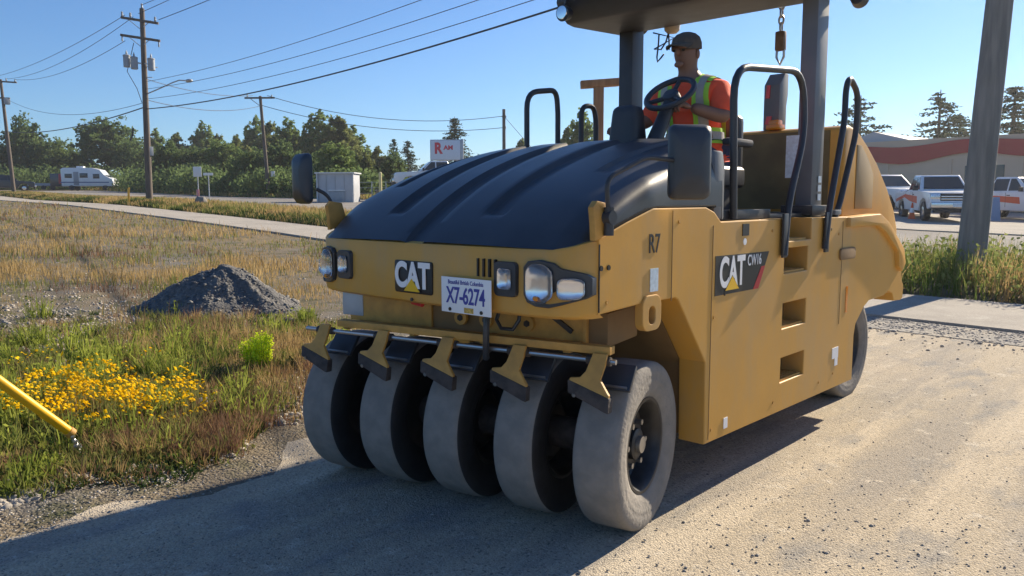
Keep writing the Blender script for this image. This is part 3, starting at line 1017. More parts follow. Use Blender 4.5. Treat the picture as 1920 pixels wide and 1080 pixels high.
for i, x in enumerate((-.585, -.195, .195, .585)):
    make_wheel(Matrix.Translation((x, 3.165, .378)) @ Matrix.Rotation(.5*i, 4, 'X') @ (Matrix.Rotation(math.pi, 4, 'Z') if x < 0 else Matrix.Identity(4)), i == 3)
def sbox(mb, c, d): return mb.box(c, d, MS)
MB().cyl(MS @ Vector((-.72, 0, .378)), MS @ Vector((.72, 0, .378)), .075, n=16).build('front_axle', M_dusty, roller)
MB().cyl((-.55, 3.165, .378), (.55, 3.165, .378), .075, n=16).build('rear_axle', M_dusty, roller)
# yoke frame above the tyres
yk = MB()
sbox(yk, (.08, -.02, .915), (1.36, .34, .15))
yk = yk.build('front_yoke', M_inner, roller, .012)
b_ = MB(); sbox(b_, (-.42, -.195, .925), (.52, .02, .135)); b_.build('yoke_plate', M_yeld, yk, .004)
b_ = MB(); sbox(b_, (.40, -.195, .925), (.50, .02, .135)); b_.build('yoke_plate', M_yeld, yk, .004)
for x in (.02, .16, .38):
    b_ = MB(); b_.lathe([(-.016, .0), (-.016, .034), (0, .036), (0, 0)], 14, 'y', MS @ Matrix.Translation((x, -.206, .92))); b_.build('yoke_bolt', M_yeld, yk)
    b_ = MB(); b_.lathe([(-.004, .0), (-.004, .016), (0, .016), (0, 0)], 6, 'y', MS @ Matrix.Translation((x, -.223, .92))); b_.build('bolt_head', M_dusty, yk)
b_ = MB().bar(MS @ Vector((.47, -.21, .985)), MS @ Vector((.60, -.21, .90)), .018, .02).build('brace', M_dusty, yk)
b_ = MB(); sbox(b_, (.66, -.19, .915), (.018, .05, .17)); b_.build('gusset', M_yeld, yk, .003)
b_ = MB(); sbox(b_, (-.66, -.10, .955), (.14, .22, .15)); b_.build('sunlit_bit', mat('sunlit_pale', (.42, .46, .5), .5, .3, var=.1), yk, .008)  # added pale box; its colour stands for sunlight on the far inner panel
MB().cyl((0, .02, .95), (0, .02, 1.03), .22, n=28).build('kingpin', M_dusty, yk)
hose = [(.26, -.33, 1.02), (.262, -.37, .95), (.262, -.375, .86), (.25, -.36, .80), (.24, -.34, .77)]
MB().tube([MS @ Vector(p) for p in hose], .015, 8).build('hose', M_blk, yk)
lp_ = [(.28, -.28, 1.0), (.27, -.30, .94), (.30, -.31, .905), (.36, -.31, .905), (.385, -.30, .945), (.38, -.28, 1.0)]
MB().tube([MS @ Vector(p) for p in lp_], .009, 8).build('hose', M_blk, yk)
MB().cyl((-.10, -.36, .995), (-.02, -.37, .99), .012, n=8).build('red_plug', M_red, yk)
# scraper bar with five scrapers
bar = MB(); sbox(bar, (.095, -.315, .858), (1.48, .05, .034)); bar = bar.build('scraper_bar', M_yeld, roller, .004)
MB().cyl(MS @ Vector((-.86, -.335, .815)), MS @ Vector((.86, -.335, .815)), .011, n=10).build('pivot_rod', M_bolt, bar)
for x in (-.62, -.2, .2, .62):
    b_ = MB(); sbox(b_, (x, -.20, .84), (.03, .22, .03)); b_.build('bar_arm', M_yeld, bar, .003)
for i, x in enumerate(TX):
    xo = x+.035-.012*i
    M_ = MS @ Matrix.Translation((xo, 0, 0))
    a = MB()
    # yoke shaped arm: narrow at the rod, splayed at the blade
    prof = [(.0, .848), (.062, .848), (.058, .80), (.045, .745), (.082, .70), (.092, .69), (.092, .668), (-.09, .720), (-.09, .742), (-.045, .748), (-.022, .775)]
    pts0, pts1 = [], []
    def yoff(z): return -.352-.30*(.835-z)
    n = len(prof)
    vv = [(p[0], yoff(p[1])-.008, p[1]) for p in prof]+[(p[0], yoff(p[1])+.008, p[1]) for p in prof]
    a._add(vv, [tuple(range(n)), tuple(range(2*n-1, n-1, -1))]+[(q, (q+1) % n, n+(q+1) % n, n+q) for q in range(n)], M_)
    sc = a.build('scraper', M_yeld, roller, .002)
    bl = MB()
    pr = [(-.097, .735), (.096, .68), (.10, .622), (.082, .626), (-.088, .685)]
    n = len(pr)
    vv = [(p[0], -.352-.30*(.835-p[1])-.012, p[1]) for p in pr]+[(p[0], -.352-.22*(.835-p[1])+.010, p[1]) for p in pr]
    bl._add(vv, [tuple(range(n)), tuple(range(2*n-1, n-1, -1))]+[(q, (q+1) % n, n+(q+1) % n, n+q) for q in range(n)], M_)
    bl.build('blade', M_dusty, sc, .003)
    for dx in (-.06, .04):
        MB().cyl(M_ @ Vector((dx, -.398, .668-dx*.2)), M_ @ Vector((dx, -.412, .664-dx*.2)), .009, n=6).build('blade_bolt', M_bolt, sc)
    MB().cyl(M_ @ Vector((-.035, -.335, .815)), M_ @ Vector((.07, -.335, .815)), .019, n=12).build('bushing', M_dusty, sc)
    # wetting mat holder behind the arm
    mh = MB()
    mt = Matrix.Translation((0.06, -.255, .735)) @ Matrix.Rotation(R(-38), 4, 'X')
    mh.box((0, 0, 0), (.155, .02, .12), M_ @ mt)
    mh = mh.build('mat_holder', M_blk, roller, .006)
    b_ = MB(); b_.box((0, -.014, -.05), (.13, .012, .008), M_ @ mt); b_.build('mat_clip', M_bolt, mh)

# chain and swivel block hanging from the roof edge
ch = empty('hanging_chain', (.345, 2.54, 2.75))
tag(ch, 'steel chain with swivel block hanging from the canopy edge', 'chain')
zz = .0
for k in range(4):
    rot = Matrix.Translation((0, 0, .02-.048*k)) @ Matrix.Rotation(math.pi/2*(k % 2), 4, 'Z')
    pts = [rot @ Vector((.016*math.cos(t)*1.0, 0, .03*math.sin(t))) for t in np.linspace(0, 2*math.pi, 14, endpoint=False)]
    MB().tube(pts, .0075, 6, closed=True).build('chain_link', M_bolt, ch)
MB().box((0, 0, -.215), (.065, .05, .13)).build('swivel_block', mat('rusty_block', (.16, .10, .06), .6, .3, var=.3, scale=30), ch, .012, 2)
MB().tube([(-.024, 0, -.27), (-.026, 0, -.32), (0, 0, -.37), (.026, 0, -.32), (.024, 0, -.27)], .009, 8).build('shackle', M_bolt, ch)
# ------------------------------------------------------------------ the driver
def skin_mesh(name, joints, edges, radii, root=0, sub=2):
    me = bpy.data.meshes.new(name)
    me.from_pydata([Vector(j) for j in joints], edges, [])
    ob = bpy.data.objects.new('tmp', me)
    COL.objects.link(ob)
    sm = ob.modifiers.new('s', 'SKIN')
    sm.use_smooth_shade = True
    for i, r_ in enumerate(radii):
        sv = me.skin_vertices[0].data[i]
        sv.radius = r_ if isinstance(r_, (tuple, list)) else (r_, r_)
        sv.use_root = (i == root)
    sb = ob.modifiers.new('u', 'SUBSURF')
    sb.levels = sub
    sb.render_levels = sub
    out = bpy.data.meshes.new_from_object(ob.evaluated_get(bpy.context.evaluated_depsgraph_get()))
    bpy.data.objects.remove(ob)
    out.name = name
    return out

M_skin = mat('skin', (.22, .115, .075), .55, 0, var=.08, scale=12)
M_shirt = mat('orange_shirt', (.98, .105, .04), .85, 0, var=.12, scale=9, bump=.35, bscale=14)
M_lime = mat('lime_stripe', (.42, .75, .06), .7, 0, var=.06, scale=40)
M_reflect = mat('reflective_tape', (.40, .36, .31), .45, 0, var=.08, scale=60)
M_jeans = mat('blue_jeans', (.035, .05, .12), .85, 0, var=.2, scale=30, bump=.2, bscale=90)
M_cap = mat('dark_cap', (.085, .07, .055), .85, 0, var=.15, scale=30, bump=.1, bscale=120)
M_eye = mat('eye', (.03, .025, .02), .2)
M_boot = mat('work_boot', (.06, .045, .03), .7, 0, var=.2, scale=20)

DX, DY = .275, 1.50
J = {
 'pelvis': (DX, DY+.06, 1.72), 'waist': (DX, DY+.05, 1.84), 'chest': (DX, DY+.02, 2.00), 'upper': (DX, DY-.0, 2.10), 'neck': (DX, DY-.035, 2.185), 'neck2': (DX, DY-.055, 2.235),
 'head': (DX-.005, DY-.068, 2.305), 'crown': (DX-.005, DY-.06, 2.385),
 'shl': (DX+.175, DY-.0, 2.085), 'ell': (DX+.27, DY-.08, 1.925), 'wrl': (DX+.135, DY-.25, 1.985), 
 'shr': (DX-.175, DY-.0, 2.085), 'elr': (DX-.255, DY-.10, 1.93), 'wrr': (DX-.275, DY-.31, 1.90),
 'hil': (DX+.09, DY+.05, 1.70), 'knl': (DX+.13, DY-.36, 1.72), 'anl': (DX+.12, DY-.42, 1.44), 'tol': (DX+.13, DY-.56, 1.41),
 'hir': (DX-.09, DY+.05, 1.70), 'knr': (DX-.12, DY-.36, 1.72), 'anr': (DX-.12, DY-.42, 1.44), 'tor': (DX-.13, DY-.56, 1.41),
}
RAD = {'pelvis': (.16, .12), 'waist': (.16, .118), 'chest': (.184, .13), 'upper': (.15, .112), 'neck': .068, 'neck2': .054, 'head': (.078, .094), 'crown': (.066, .08),
       'shl': .068, 'ell': .046, 'wrl': .032, 'shr': .068, 'elr': .046, 'wrr': .032,
       'hil': .088, 'knl': .064, 'anl': .045, 'tol': .036, 'hir': .088, 'knr': .064, 'anr': .045, 'tor': .036}
ED = [('pelvis', 'waist'), ('waist', 'chest'), ('chest', 'upper'), ('upper', 'neck'), ('neck', 'neck2'), ('neck2', 'head'), ('head', 'crown'),
      ('upper', 'shl'), ('shl', 'ell'), ('ell', 'wrl'), ('upper', 'shr'), ('shr', 'elr'), ('elr', 'wrr'),
      ('pelvis', 'hil'), ('hil', 'knl'), ('knl', 'anl'), ('anl', 'tol'), ('pelvis', 'hir'), ('hir', 'knr'), ('knr', 'anr'), ('anr', 'tor')]
def sub_skin(name, names, edges, grow=0.0, over=None, root=0):
    js = [J[n] for n in names]
    rs = []
    for n in names:
        r_ = (over or {}).get(n, RAD[n])
        r_ = r_ if isinstance(r_, tuple) else (r_, r_)
        rs.append((r_[0]+grow, r_[1]+grow))
    es = [(names.index(a), names.index(b)) for a, b in edges if a in names and b in names]
    return skin_mesh(name, js, es, rs, root)

person = empty('person', (0, 0, 0))
tag(person, 'person in orange shirt and dark cap seated at the steering wheel', 'person')
nm = list(J)
body_me = sub_skin('body', nm, ED, 0.0)
# join face and hands onto the body mesh
bm = bmesh.new(); bm.from_mesh(body_me)
mb = MB(); mb.bm.free(); mb.bm = bm
hx, hy, hz = J['head']
mb.ball((hx, hy-.092, hz+.008), .016, (.8, 1.3, 1.5), 10)           # nose
mb.ball((hx, hy-.078, hz-.06), .026, (1.2, .6, .7), 10)             # chin
mb.ball((hx, hy-.086, hz-.03), .014, (1.4, .5, .4), 8)             # lips
mb.ball((hx, hy-.078, hz+.034), .045, (1.2, .45, .3), 10)           # brow
for sx in (-1, 1):
    mb.ball((hx+sx*.070, hy+.014, hz+.004), .024, (.4, .75, 1.2), 10)  # ears
def hand(mb, wrist, direction, palm_n, curl=1.0, flip=1):
    w = Vector(wrist); d = Vector(direction).normalized(); n = Vector(palm_n).normalized()
    sd_ = d.cross(n).normalized()*flip
    Mh = Matrix((( sd_.x, d.x, n.x, w.x), (sd_.y, d.y, n.y, w.y), (sd_.z, d.z, n.z, w.z), (0, 0, 0, 1)))
    mb.ball((0, .045, 0), .045, (.9, 1.05, .42), 12, Mh)
    for k, (x, L) in enumerate(((-.030, .062), (-.010, .074), (.010, .070), (.029, .056))):
        p = [Vector((x, .075, 0))]
        a = .35*curl
        pos = p[0]
        for q in range(3):
            step = L*(.46, .32, .24)[q]
            pos = pos+Vector((0, math.cos(a)*step, math.sin(a)*step))
            p.append(pos)
            a += .75*curl
        mb.tube([Mh @ v for v in p], [.0095, .009, .0085, .007], 8)
    p = [Vector((-.035, .025, .004)), Vector((-.058, .050, .016)), Vector((-.056, .078, .034))]
    mb.tube([Mh @ v for v in p], [.012, .0105, .008], 8)
hand(mb, J['wrl'], (-.35, -.95, .18), (-.3, .15, -1), 1.3, 1)
hand(mb, J['wrr'], (.0, -1, -.12), (.1, -.1, -1), .8, -1)
bm.to_mesh(body_me); bm.free()
body_me.polygons.foreach_set('use_smooth', np.ones(len(body_me.polygons), dtype=bool))
body = link('body', body_me, person, M_skin)
for sx in (-1, 1):
    MB().ball((hx+sx*.030, hy-.084, hz+.018), .010, (1.2, .6, .7), 8).build('eye', M_eye, body)
SH = ['waist', 'pelvis', 'chest', 'upper', 'neck', 'shl', 'ell', 'shr', 'elr']
over = {'neck': .064, 'ell': .052, 'elr': .052}
shirt_me = sub_skin('shirt', SH, ED, .016, over)
shirt = link('shirt', shirt_me, person, M_shirt)
LG = ['pelvis', 'hil', 'knl', 'anl', 'hir', 'knr', 'anr']
link('jeans', sub_skin('jeans', LG, ED, .013), person, M_jeans)
for s_ in ('l', 'r'):
    a, t = Vector(J['an'+s_]), Vector(J['to'+s_])
    MB().ball((a+t)/2+Vector((0, 0, -.005)), .06, (.85, 1.9, .75), 14).build('boot', M_boot, person)
# cap with a peak
cap = MB()
cx, cy, cz = hx, hy+.006, hz+.045
prof = [(-.012, .092), (.025, .0925), (.055, .083), (.077, .058), (.088, .025), (.09, 0)]
cap.lathe([(z, r_) for z, r_ in prof], 28, 'z', Matrix.Translation((cx, cy, cz)) @ Matrix.Rotation(R(7), 4, 'X') @ Matrix.Diagonal((.90, 1.10, 1, 1)))
cap = cap.build('cap', M_cap, person, smooth=60)
pk = MB()
ring0, ring1 = [], []
for k in range(13):
    a = R(-62+124*k/12)
    r0 = Vector((cx+.083*math.sin(a), cy-.100*math.cos(a), cz+.012))
    r1 = Vector((cx+.080*math.sin(a), cy-.100*math.cos(a)-.082*math.cos(a*.8), cz-.012-.012*math.sin(a)**2))
    ring0.append(r0); ring1.append(r1)
vv = ring0+ring1+[v+Vector((0, 0, .006)) for v in ring0]+[v+Vector((0, 0, .006)) for v in ring1]
n = 13
fs = [(k, k+1, n+k+1, n+k) for k in range(n-1)]+[(2*n+k, 3*n+k, 3*n+k+1, 2*n+k+1) for k in range(n-1)]+[(n+k, n+k+1, 3*n+k+1, 3*n+k) for k in range(n-1)]
pk._add(vv, fs)
pk.build('cap_peak', M_cap, cap, smooth=60)
# reflective stripes laid on the shirt
bv = BVHTree.FromPolygons([v.co.copy() for v in shirt_me.vertices], [tuple(p.vertices) for p in shirt_me.polygons])
def stripe(name, rays, width_pts, m, off):
    """rays: list of rows, each row a list of (origin, direction); hits joined into a band"""
    rows = []
    for row in rays:
        r_ = []
        for o_, d_ in row:
            loc, nr, i, d = bv.ray_cast(Vector(o_), Vector(d_).normalized())
            r_.append(None if loc is None else loc-Vector(d_).normalized()*off)
        rows.append(r_)
    mb = MB()
    for a, b in zip(rows[:-1], rows[1:]):
        for k in range(len(a)-1):
            q = [a[k], a[k+1], b[k+1], b[k]]
            if all(v is not None for v in q):
                mb._add(q, [(0, 1, 2, 3)])
    if mb.bm.faces:
        return mb.build(name, m, shirt, smooth=60)
def vstripe(x, w, m, off, name):
    rows = [[((DX+x+w*(k/2-.5)*1.0, DY-1, z), (0, 1, 0)) for k in range(3)] for z in np.linspace(1.80, 2.135, 16)]
    stripe(name, rows, None, m, off)
    rows = [[((DX+x+w*(k/2-.5), DY+yy, 2.6), (0, 0, -1)) for k in range(3)] for yy in np.linspace(-.10, .12, 10)]
    stripe(name, rows, None, m, off)
for sx in (-1, 1):
    vstripe(sx*.118, .10, M_lime, .008, 'lime_band')
    vstripe(sx*.118, .046, M_reflect, .013, 'reflective_band')
def ring_band(z0, z1, m, off, name):
    rows = []
    for z in np.linspace(z0, z1, 4):
        rows.append([((DX+math.cos(t), DY+.04+math.sin(t), z), (-math.cos(t), -math.sin(t), 0)) for t in np.linspace(0, 2*math.pi, 41)])
    stripe(name, rows, None, m, off)
ring_band(1.795, 1.885, M_lime, .009, 'lime_band')
ring_band(1.818, 1.862, M_reflect, .014, 'reflective_band')
# ------------------------------------------------------------------ utility poles, wires, signs, building
M_wood = mat('pole_wood', (.16, .13, .105), .9, 0, col2=(.09, .075, .065), scale=6, bump=.4, bscale=18, stretch=(4, 4, .25))
M_steel = mat('galvanised_steel', (.42, .44, .46), .45, .5, var=.1, scale=6)
M_trans = mat('transformer_grey', (.30, .33, .36), .5, 0, var=.08)
M_wire = mat('black_wire', (.03, .033, .04), .6)
M_conc = mat('pole_grey', (.25, .24, .22), .85, 0, col2=(.16, .16, .15), scale=4, bump=.3, bscale=20, stretch=(3, 3, .3))

def pole(name, base, height, r0, r1, lean=(0, 0), m=None, n=14):
    """Empty at the foot with a tapered shaft; returns empty and a function giving points on its axis"""
    e = empty(name, base)
    lean = Vector((lean[0], lean[1], 1)).normalized()
    MB().tube([lean*(height*t) - Vector((0, 0, .3 if t == 0 else 0)) for t in (0, .25, .5, .75, 1)], [r0+(r1-r0)*t for t in (0, .25, .5, .75, 1)], n).build('shaft', m or M_wood, e)
    return e, (lambda h: lean*h)
SDIR = Vector((-.994, .11, 0))           # along the street to the left
NDIR = Vector((.11, .994, 0))
def insulators(e, pts, r=.05, h=.16):
    for p in pts:
        MB().lathe([(0, r*.6), (h*.3, r), (h*.55, r*.6), (h*.8, r*.9), (h, r*.4)], 10, 'z', Matrix.Translation(p)).build('insulator', M_trans, e)

# main pole beside the road with transformers and a street lamp
pm = at(285, 45.0)
MP, ax = pole('utility_pole', pm, 10.75, .19, .13, (.016*rt.x, .016*rt.y))
tag(MP, 'tall wooden utility pole with three transformers and a street lamp arm', 'utility pole', 'utility poles along the road')
AX = (rt*.95+NDIR*.05).normalized()
AX.z = 0
for h, L in ((10.15, 1.02), (9.2, 1.08)):
    c = ax(h)
    tl = Vector((0, 0, -.16))
    MB().bar(c-AX*L-fw*0+Vector((0, -.15, .10)), c+AX*L+Vector((0, -.15, -.22)), .12, .13).build('crossarm', M_wood, MP, .008)
    for sgn in (-1, 1):
        MB().bar(c+AX*sgn*.6+Vector((0, -.12, -.05)), c+Vector((0, -.12, -.55)), .03, .04).build('brace', M_steel, MP)
c = ax(10.15)
insulators(MP, [c-AX*.95+Vector((0, -.15, .16)), c-AX*.5+Vector((0, -.15, .1)), c+AX*.85+Vector((0, -.15, -.12))], .07, .26)
insulators(MP, [ax(10.75)+Vector((0, 0, -.02))], .07, .3)
c = ax(9.2)
insulators(MP, [c-AX*1.0+Vector((0, -.15, -.25)), c+AX*1.0+Vector((0, -.15, -.56))], .05, .28)
c = ax(7.75)
for q, dx in enumerate((-.62, -.12, .72)):
    p = c+AX*dx+Vector((0, -.32 if q != 1 else -.42, -.35 + (.12 if q == 0 else (0 if q == 1 else -.06))))
    tr = MB().lathe([(0, .16), (.03, .19), (.58, .19), (.60, .205), (.64, .205), (.68, .16), (.72, .0)], 18, 'z', Matrix.Translation(p)).build('transformer', M_trans, MP)
    MB().lathe([(.70, .05), (.78, .06), (.84, .035), (.92, .02)], 8, 'z', Matrix.Translation(p)).build('bushing', M_trans, tr)
    MB().bar(p+Vector((0, .05, .35)), ax(7.75)+Vector((0, -.1, 0)), .05, .06).build('hanger', M_steel, tr)
MB().bar(ax(7.6), ax(7.55)+AX*.75, .05, .05).build('bracket', M_steel, MP)
MB().bar(ax(7.0), ax(7.0)+AX*.45, .04, .04).build('bracket', M_steel, MP)
arm0, arm1 = ax(6.05), ax(6.05)+AX*2.55+Vector((0, -.3, .75))
pts = [arm0, arm0+(arm1-arm0)*.33+Vector((0, 0, .05)), arm0+(arm1-arm0)*.7+Vector((0, 0, .13)), arm0+(arm1-arm0)*.86+Vector((0, 0, .13)), arm1]
MB().tube(pts, .035, 8).build('lamp_arm', M_steel, MP)
MB().ball(arm1+AX*.22+Vector((0, 0, -.01)), .18, (1.6, 1.0, .55), 14).build('lamp_head', M_steel, MP)
MB().tube([ax(8.9)+Vector((-.3, -.2, 0))-AX*.2, ax(7.3)-AX*.75+Vector((0, -.2, 0)), ax(6.4)-AX*.45, ax(5.6)-AX*.2], .02, 6).build('riser_wire', M_wire, MP)
MB().box(ax(2.9)+AX*.17, (.08, .3, .5)).build('meter_box', M_trans, MP, .01)
MB().tube([ax(4.2)-AX*.75, ax(3.8)-AX*.8, ax(3.5)-AX*.95], .05, 6).build('cable_stub', M_wire, MP)

pl = at(34, 79.7)
LP, axl = pole('utility_pole', pl, 11.35, .2, .13, (-.045*rt.x, -.045*rt.y))
tag(LP, 'grey leaning utility pole at the left edge of the view', 'utility pole', 'utility poles along the road')
c = axl(11.2)
MB().bar(c-AX*1.55+Vector((0, 0, .05)), c+AX*1.55+Vector((0, 0, -.15)), .14, .14).build('crossarm', M_wood, LP, .01)
MB().bar(axl(9.55)-AX*.7, axl(9.5)+AX*.7, .12, .14).build('crossarm', M_wood, LP, .01)
insulators(LP, [c-AX*1.4, c+AX*.55, c+AX*1.4-Vector((0, 0, .1))], .08, .28)
MB().box(axl(9.2)+AX*.35, (.5, .5, .6)).build('equipment_box', M_trans, LP, .02)

p3 = at(508, 67.6)
P3P, ax3 = pole('utility_pole', p3, 8.55, .17, .12, (-.05*rt.x, -.05*rt.y))
tag(P3P, 'thin wooden utility pole across the road in front of the trees', 'utility pole', 'utility poles along the road')
c = ax3(8.45)
MB().bar(c-AX*.85-NDIR*.5+Vector((0, 0, -.1)), c+AX*.75+NDIR*.5+Vector((0, 0, .0)), .13, .14).build('crossarm', M_wood, P3P, .01)
MB().bar(c-AX*.85+Vector((0, 0, -.1)), c+Vector((0, 0, -.75)), .06, .06).build('brace', M_steel, P3P)
insulators(P3P, [c-AX*.7-NDIR*.4, c+AX*.6+NDIR*.4], .07, .25)
MB().box(ax3(2.0)+AX*.5, (.5, .1, .45)).build('pole_sign', mat('sign_white', (.72, .74, .76), .5), P3P, .01)

p4 = at(946, 66)
P4, ax4 = pole('utility_pole', p4, 7.3, .16, .13)
tag(P4, 'bare wooden pole rising behind the hood between the trees', 'utility pole', 'utility poles along the road')
insulators(P4, [ax4(6.6)+AX*.15, ax4(5.7)+AX*.15], .06, .2)
MB().bar(ax4(6.7)+AX*.2, ax4(6.7)-AX*.2, .08, .08).build('crossarm', M_wood, P4)

# big leaning pole on the near verge, right
XN, YN = -.40, 11.5
NPb = P3(XN, YN)
NP, axn = pole('utility_pole', NPb, 11.0, .215, .15, (.05*rt.x, .05*rt.y), M_conc, 24)
tag(NP, 'thick grey leaning pole standing in the weeds right of the roller', 'utility pole', 'utility poles along the road')
c = axn(10.4)
for h, L in ((10.4, 1.05), (9.4, 1.05)):
    MB().bar(axn(h)-NDIR*L, axn(h)+NDIR*L, .12, .13).build('crossarm', M_wood, NP, .008)

# wires
def wire(a, b, sag, r=.014, name='power_line', label=None, n=28):
    a, b = Vector(a), Vector(b)
    pts = []
    for k in range(n+1):
        t = k/n
        p = a*(1-t)+b*t
        p.z -= sag*4*t*(1-t)
        pts.append(p)
    o = MB().tube(pts, r, 5, caps=False).build(name, M_wire, None, smooth=80)
    tag(o, label, 'wire', 'overhead wires')
    return o
pmv, plv, p3v, p4v, npv = Vector(pm), Vector(pl), Vector(p3), Vector(p4), Vector(NPb)
W_ = lambda base, axf, h, off=0.0: base+axf(h)+AX*off
wire(W_(pmv, ax, 10.4, -.95), W_(plv, axl, 11.45, -1.4), .55, .016, label='highest overhead wire between the main pole and the left pole')
wire(W_(pmv, ax, 10.3, -.5), W_(plv, axl, 11.4, .55), .75, .016, label='middle overhead wire between the main pole and the left pole')
wire(W_(pmv, ax, 9.0, -1.0), W_(plv, axl, 11.35, 1.4), .7, .016, label='overhead wire from the lower crossarm to the left pole')
wire(W_(pmv, ax, 5.35, -.1), W_(plv, axl, 6.2, .1), .55, .034, label='thick low cable between the main pole and the left pole')
wire(W_(plv, axl, 9.3, .6), W_(pmv, ax, 5.6, -.1), 1.0, .015, label='thin slack wire from the left pole equipment box to the main pole')
wire(W_(pmv, ax, 10.95), W_(npv, axn, 10.9)+NDIR*0, .35, .016, label='top wire leaving the main pole towards the upper right')
wire(W_(pmv, ax, 10.45, .0)-NDIR*.2, W_(npv, axn, 10.6)-NDIR*1.0, .35, .016, label='second highest wire leaving the main pole towards the upper right')
wire(W_(pmv, ax, 10.15, .9), W_(npv, axn, 10.6)+NDIR*1.0, .30, .018, label='wire from the right end of the top crossarm of the main pole')
wire(W_(pmv, ax, 6.75), W_(npv, axn, 7.9), .62, .012, label='upper thin wire crossing the sky to the canopy')
wire(W_(pmv, ax, 6.35), W_(npv, axn, 7.3), .66, .012, label='middle thin wire crossing the sky to the canopy')
wire(W_(pmv, ax, 5.8), W_(npv, axn, 6.85), .66, .012, label='lower thin wire crossing the sky to the canopy')
wire(W_(pmv, ax, 5.25), W_(npv, axn, 6.55), .70, .028, label='thick dark cable crossing the sky to the canopy')
wire(W_(pmv, ax, 6.9, .1), W_(p3v, ax3, 8.6, -.6), .35, .02, label='upper wire from the main pole to the pole across the road')
wire(W_(pmv, ax, 5.75, .1), W_(p3v, ax3, 7.75), .5, .02, label='lower wire from the main pole to the pole across the road')
wire(W_(p3v, ax3, 8.6, .6), W_(p4v, ax4, 6.75), 1.1, .024, label='upper wire running right from the pole across the road')
wire(W_(p3v, ax3, 7.8), W_(p4v, ax4, 5.8), 1.0, .024, label='lower wire running right from the pole across the road')
wire(W_(p4v, ax4, 6.75), p4v+ax4(1.2)+rt*5.0, .05, .02, label='guy wire slanting down right of the bare pole')

# roadside bits
def post_sign(px, d, h, w, sh, label, thin=.035, m='sign_white', cat='sign'):
    b = at(px, d)
    e = empty('road_sign', b, YAW*-1)
    MB().cyl((0, 0, -.2), (0, 0, h), thin, n=8).build('post', M_steel, e)
    MB().box((0, -.03, h-sh/2), (w, .02, sh)).build('panel', mat(m, (.72, .74, .76), .5), e, .008)
    tag(e, label, cat)
    return e
post_sign(377, 46, 2.05, .48, .58, 'white square road sign on a thin post by the road')
post_sign(397, 50, 1.75, .62, .16, 'small wide street sign right of the white square sign', m='sign_green')
yb_ = at(246, 43)
st = empty('marker_stake', yb_)
tag(st, 'yellow wooden marker stake left of the main pole', 'stake')
MB().box((0, 0, .45), (.09, .09, 1.0), Matrix.Rotation(R(6), 4, 'Y')).box((.09, -.05, .78), (.06, .06, .5), Matrix.Rotation(R(12), 4, 'Y')).build('stake', mat('yellow_stake', (.75, .42, .05), .7), st, .006)
yb2 = at(4, 60)
st2 = empty('marker_stake', yb2)
tag(st2, 'thin yellow marker stake at the far left edge', 'stake')
MB().box((0, 0, .8), (.09, .09, 1.9)).build('stake', MATS['yellow_stake'], st2, .006)
bb = at(380, 40)
ba = empty('debris_bundle', bb)
tag(ba, 'grey boulder like bundle below the white road sign', 'debris')
mb = MB(); mb.ball((.03, 0, .22), .36, (1.05, .8, .72), 14)
for v in mb.bm.verts: v.co += Vector((noise.noise(v.co*3), noise.noise(v.co*3+Vector((5, 0, 0))), noise.noise(v.co*4)))*.07
mb.build('bundle', M_asphalt, ba)
mk = empty('hazard_marker', at(376, 40.4))
tag(mk, 'small red and white marker behind the grey bundle', 'marker')
MB().box((0, 0, .62), (.24, .05, .38)).build('panel', mat('marker_pink', (.62, .25, .25), .6), mk, .01)
MB().cyl((0, 0, -.1), (0, 0, .5), .025, n=8).build('post', M_steel, mk)

# white shed on the far verge with its bin
sb = at(634, 47)
sh = empty('shed', sb, -YAW*.9)
tag(sh, 'white metal shed with a flat roof beyond the sidewalk', 'shed')
M_shed = mat('shed_white', (.42, .44, .47), .5, 0, var=.06, scale=2)
MB().box((0, .5, .85), (2.2, 1.4, 1.7)).build('wall', M_shed, sh, .01)
MB().box((0, .45, 1.74), (2.4, 1.65, .07)).build('roof', mat('shed_roof', (.62, .64, .66), .4), sh, .01)
for x in (-1.08, 1.08):
    MB().box((x, -.27, .85), (.09, .09, 1.72)).build('corner_post', M_steel, sh)
for x in (-.55, .0, .55):
    MB().box((x, -.212, .95), (.02, .02, 1.35)).build('panel_joint', M_trans, sh)
MB().box((.1, -.26, .72), (1.0, .10, .05)).build('shelf', M_white, sh)
MB().box((.1, -.24, .38), (.95, .06, .55)).build('hatch', M_trans, sh, .006)
# chain link fence pieces beyond the shed
fe = empty('fence', at(700, 50), -YAW)
tag(fe, 'low wire fence between the shed and the parked van', 'fence')
for k in range(6):
    MB().cyl((-.9+k*.9, 0, -.1), (-.9+k*.9, 0, 1.25), .03, n=6).build('post', M_steel, fe)
for z in (.12, .5, .85, 1.2):
    MB().cyl((-.9, 0, z), (3.6, 0, z), .014, n=5).build('rail', M_steel, fe)
yp_ = at(716, 46)
bo = empty('bollard', yp_)
tag(bo, 'pale yellow bollard post at the end of the wire fence', 'bollard')
MB().cyl((0, 0, -.1), (0, 0, 1.75), .09, n=12).ball((0, 0, 1.75), .09, (1, 1, .8), 10).build('post', mat('cream_post', (.6, .52, .25), .6), bo)
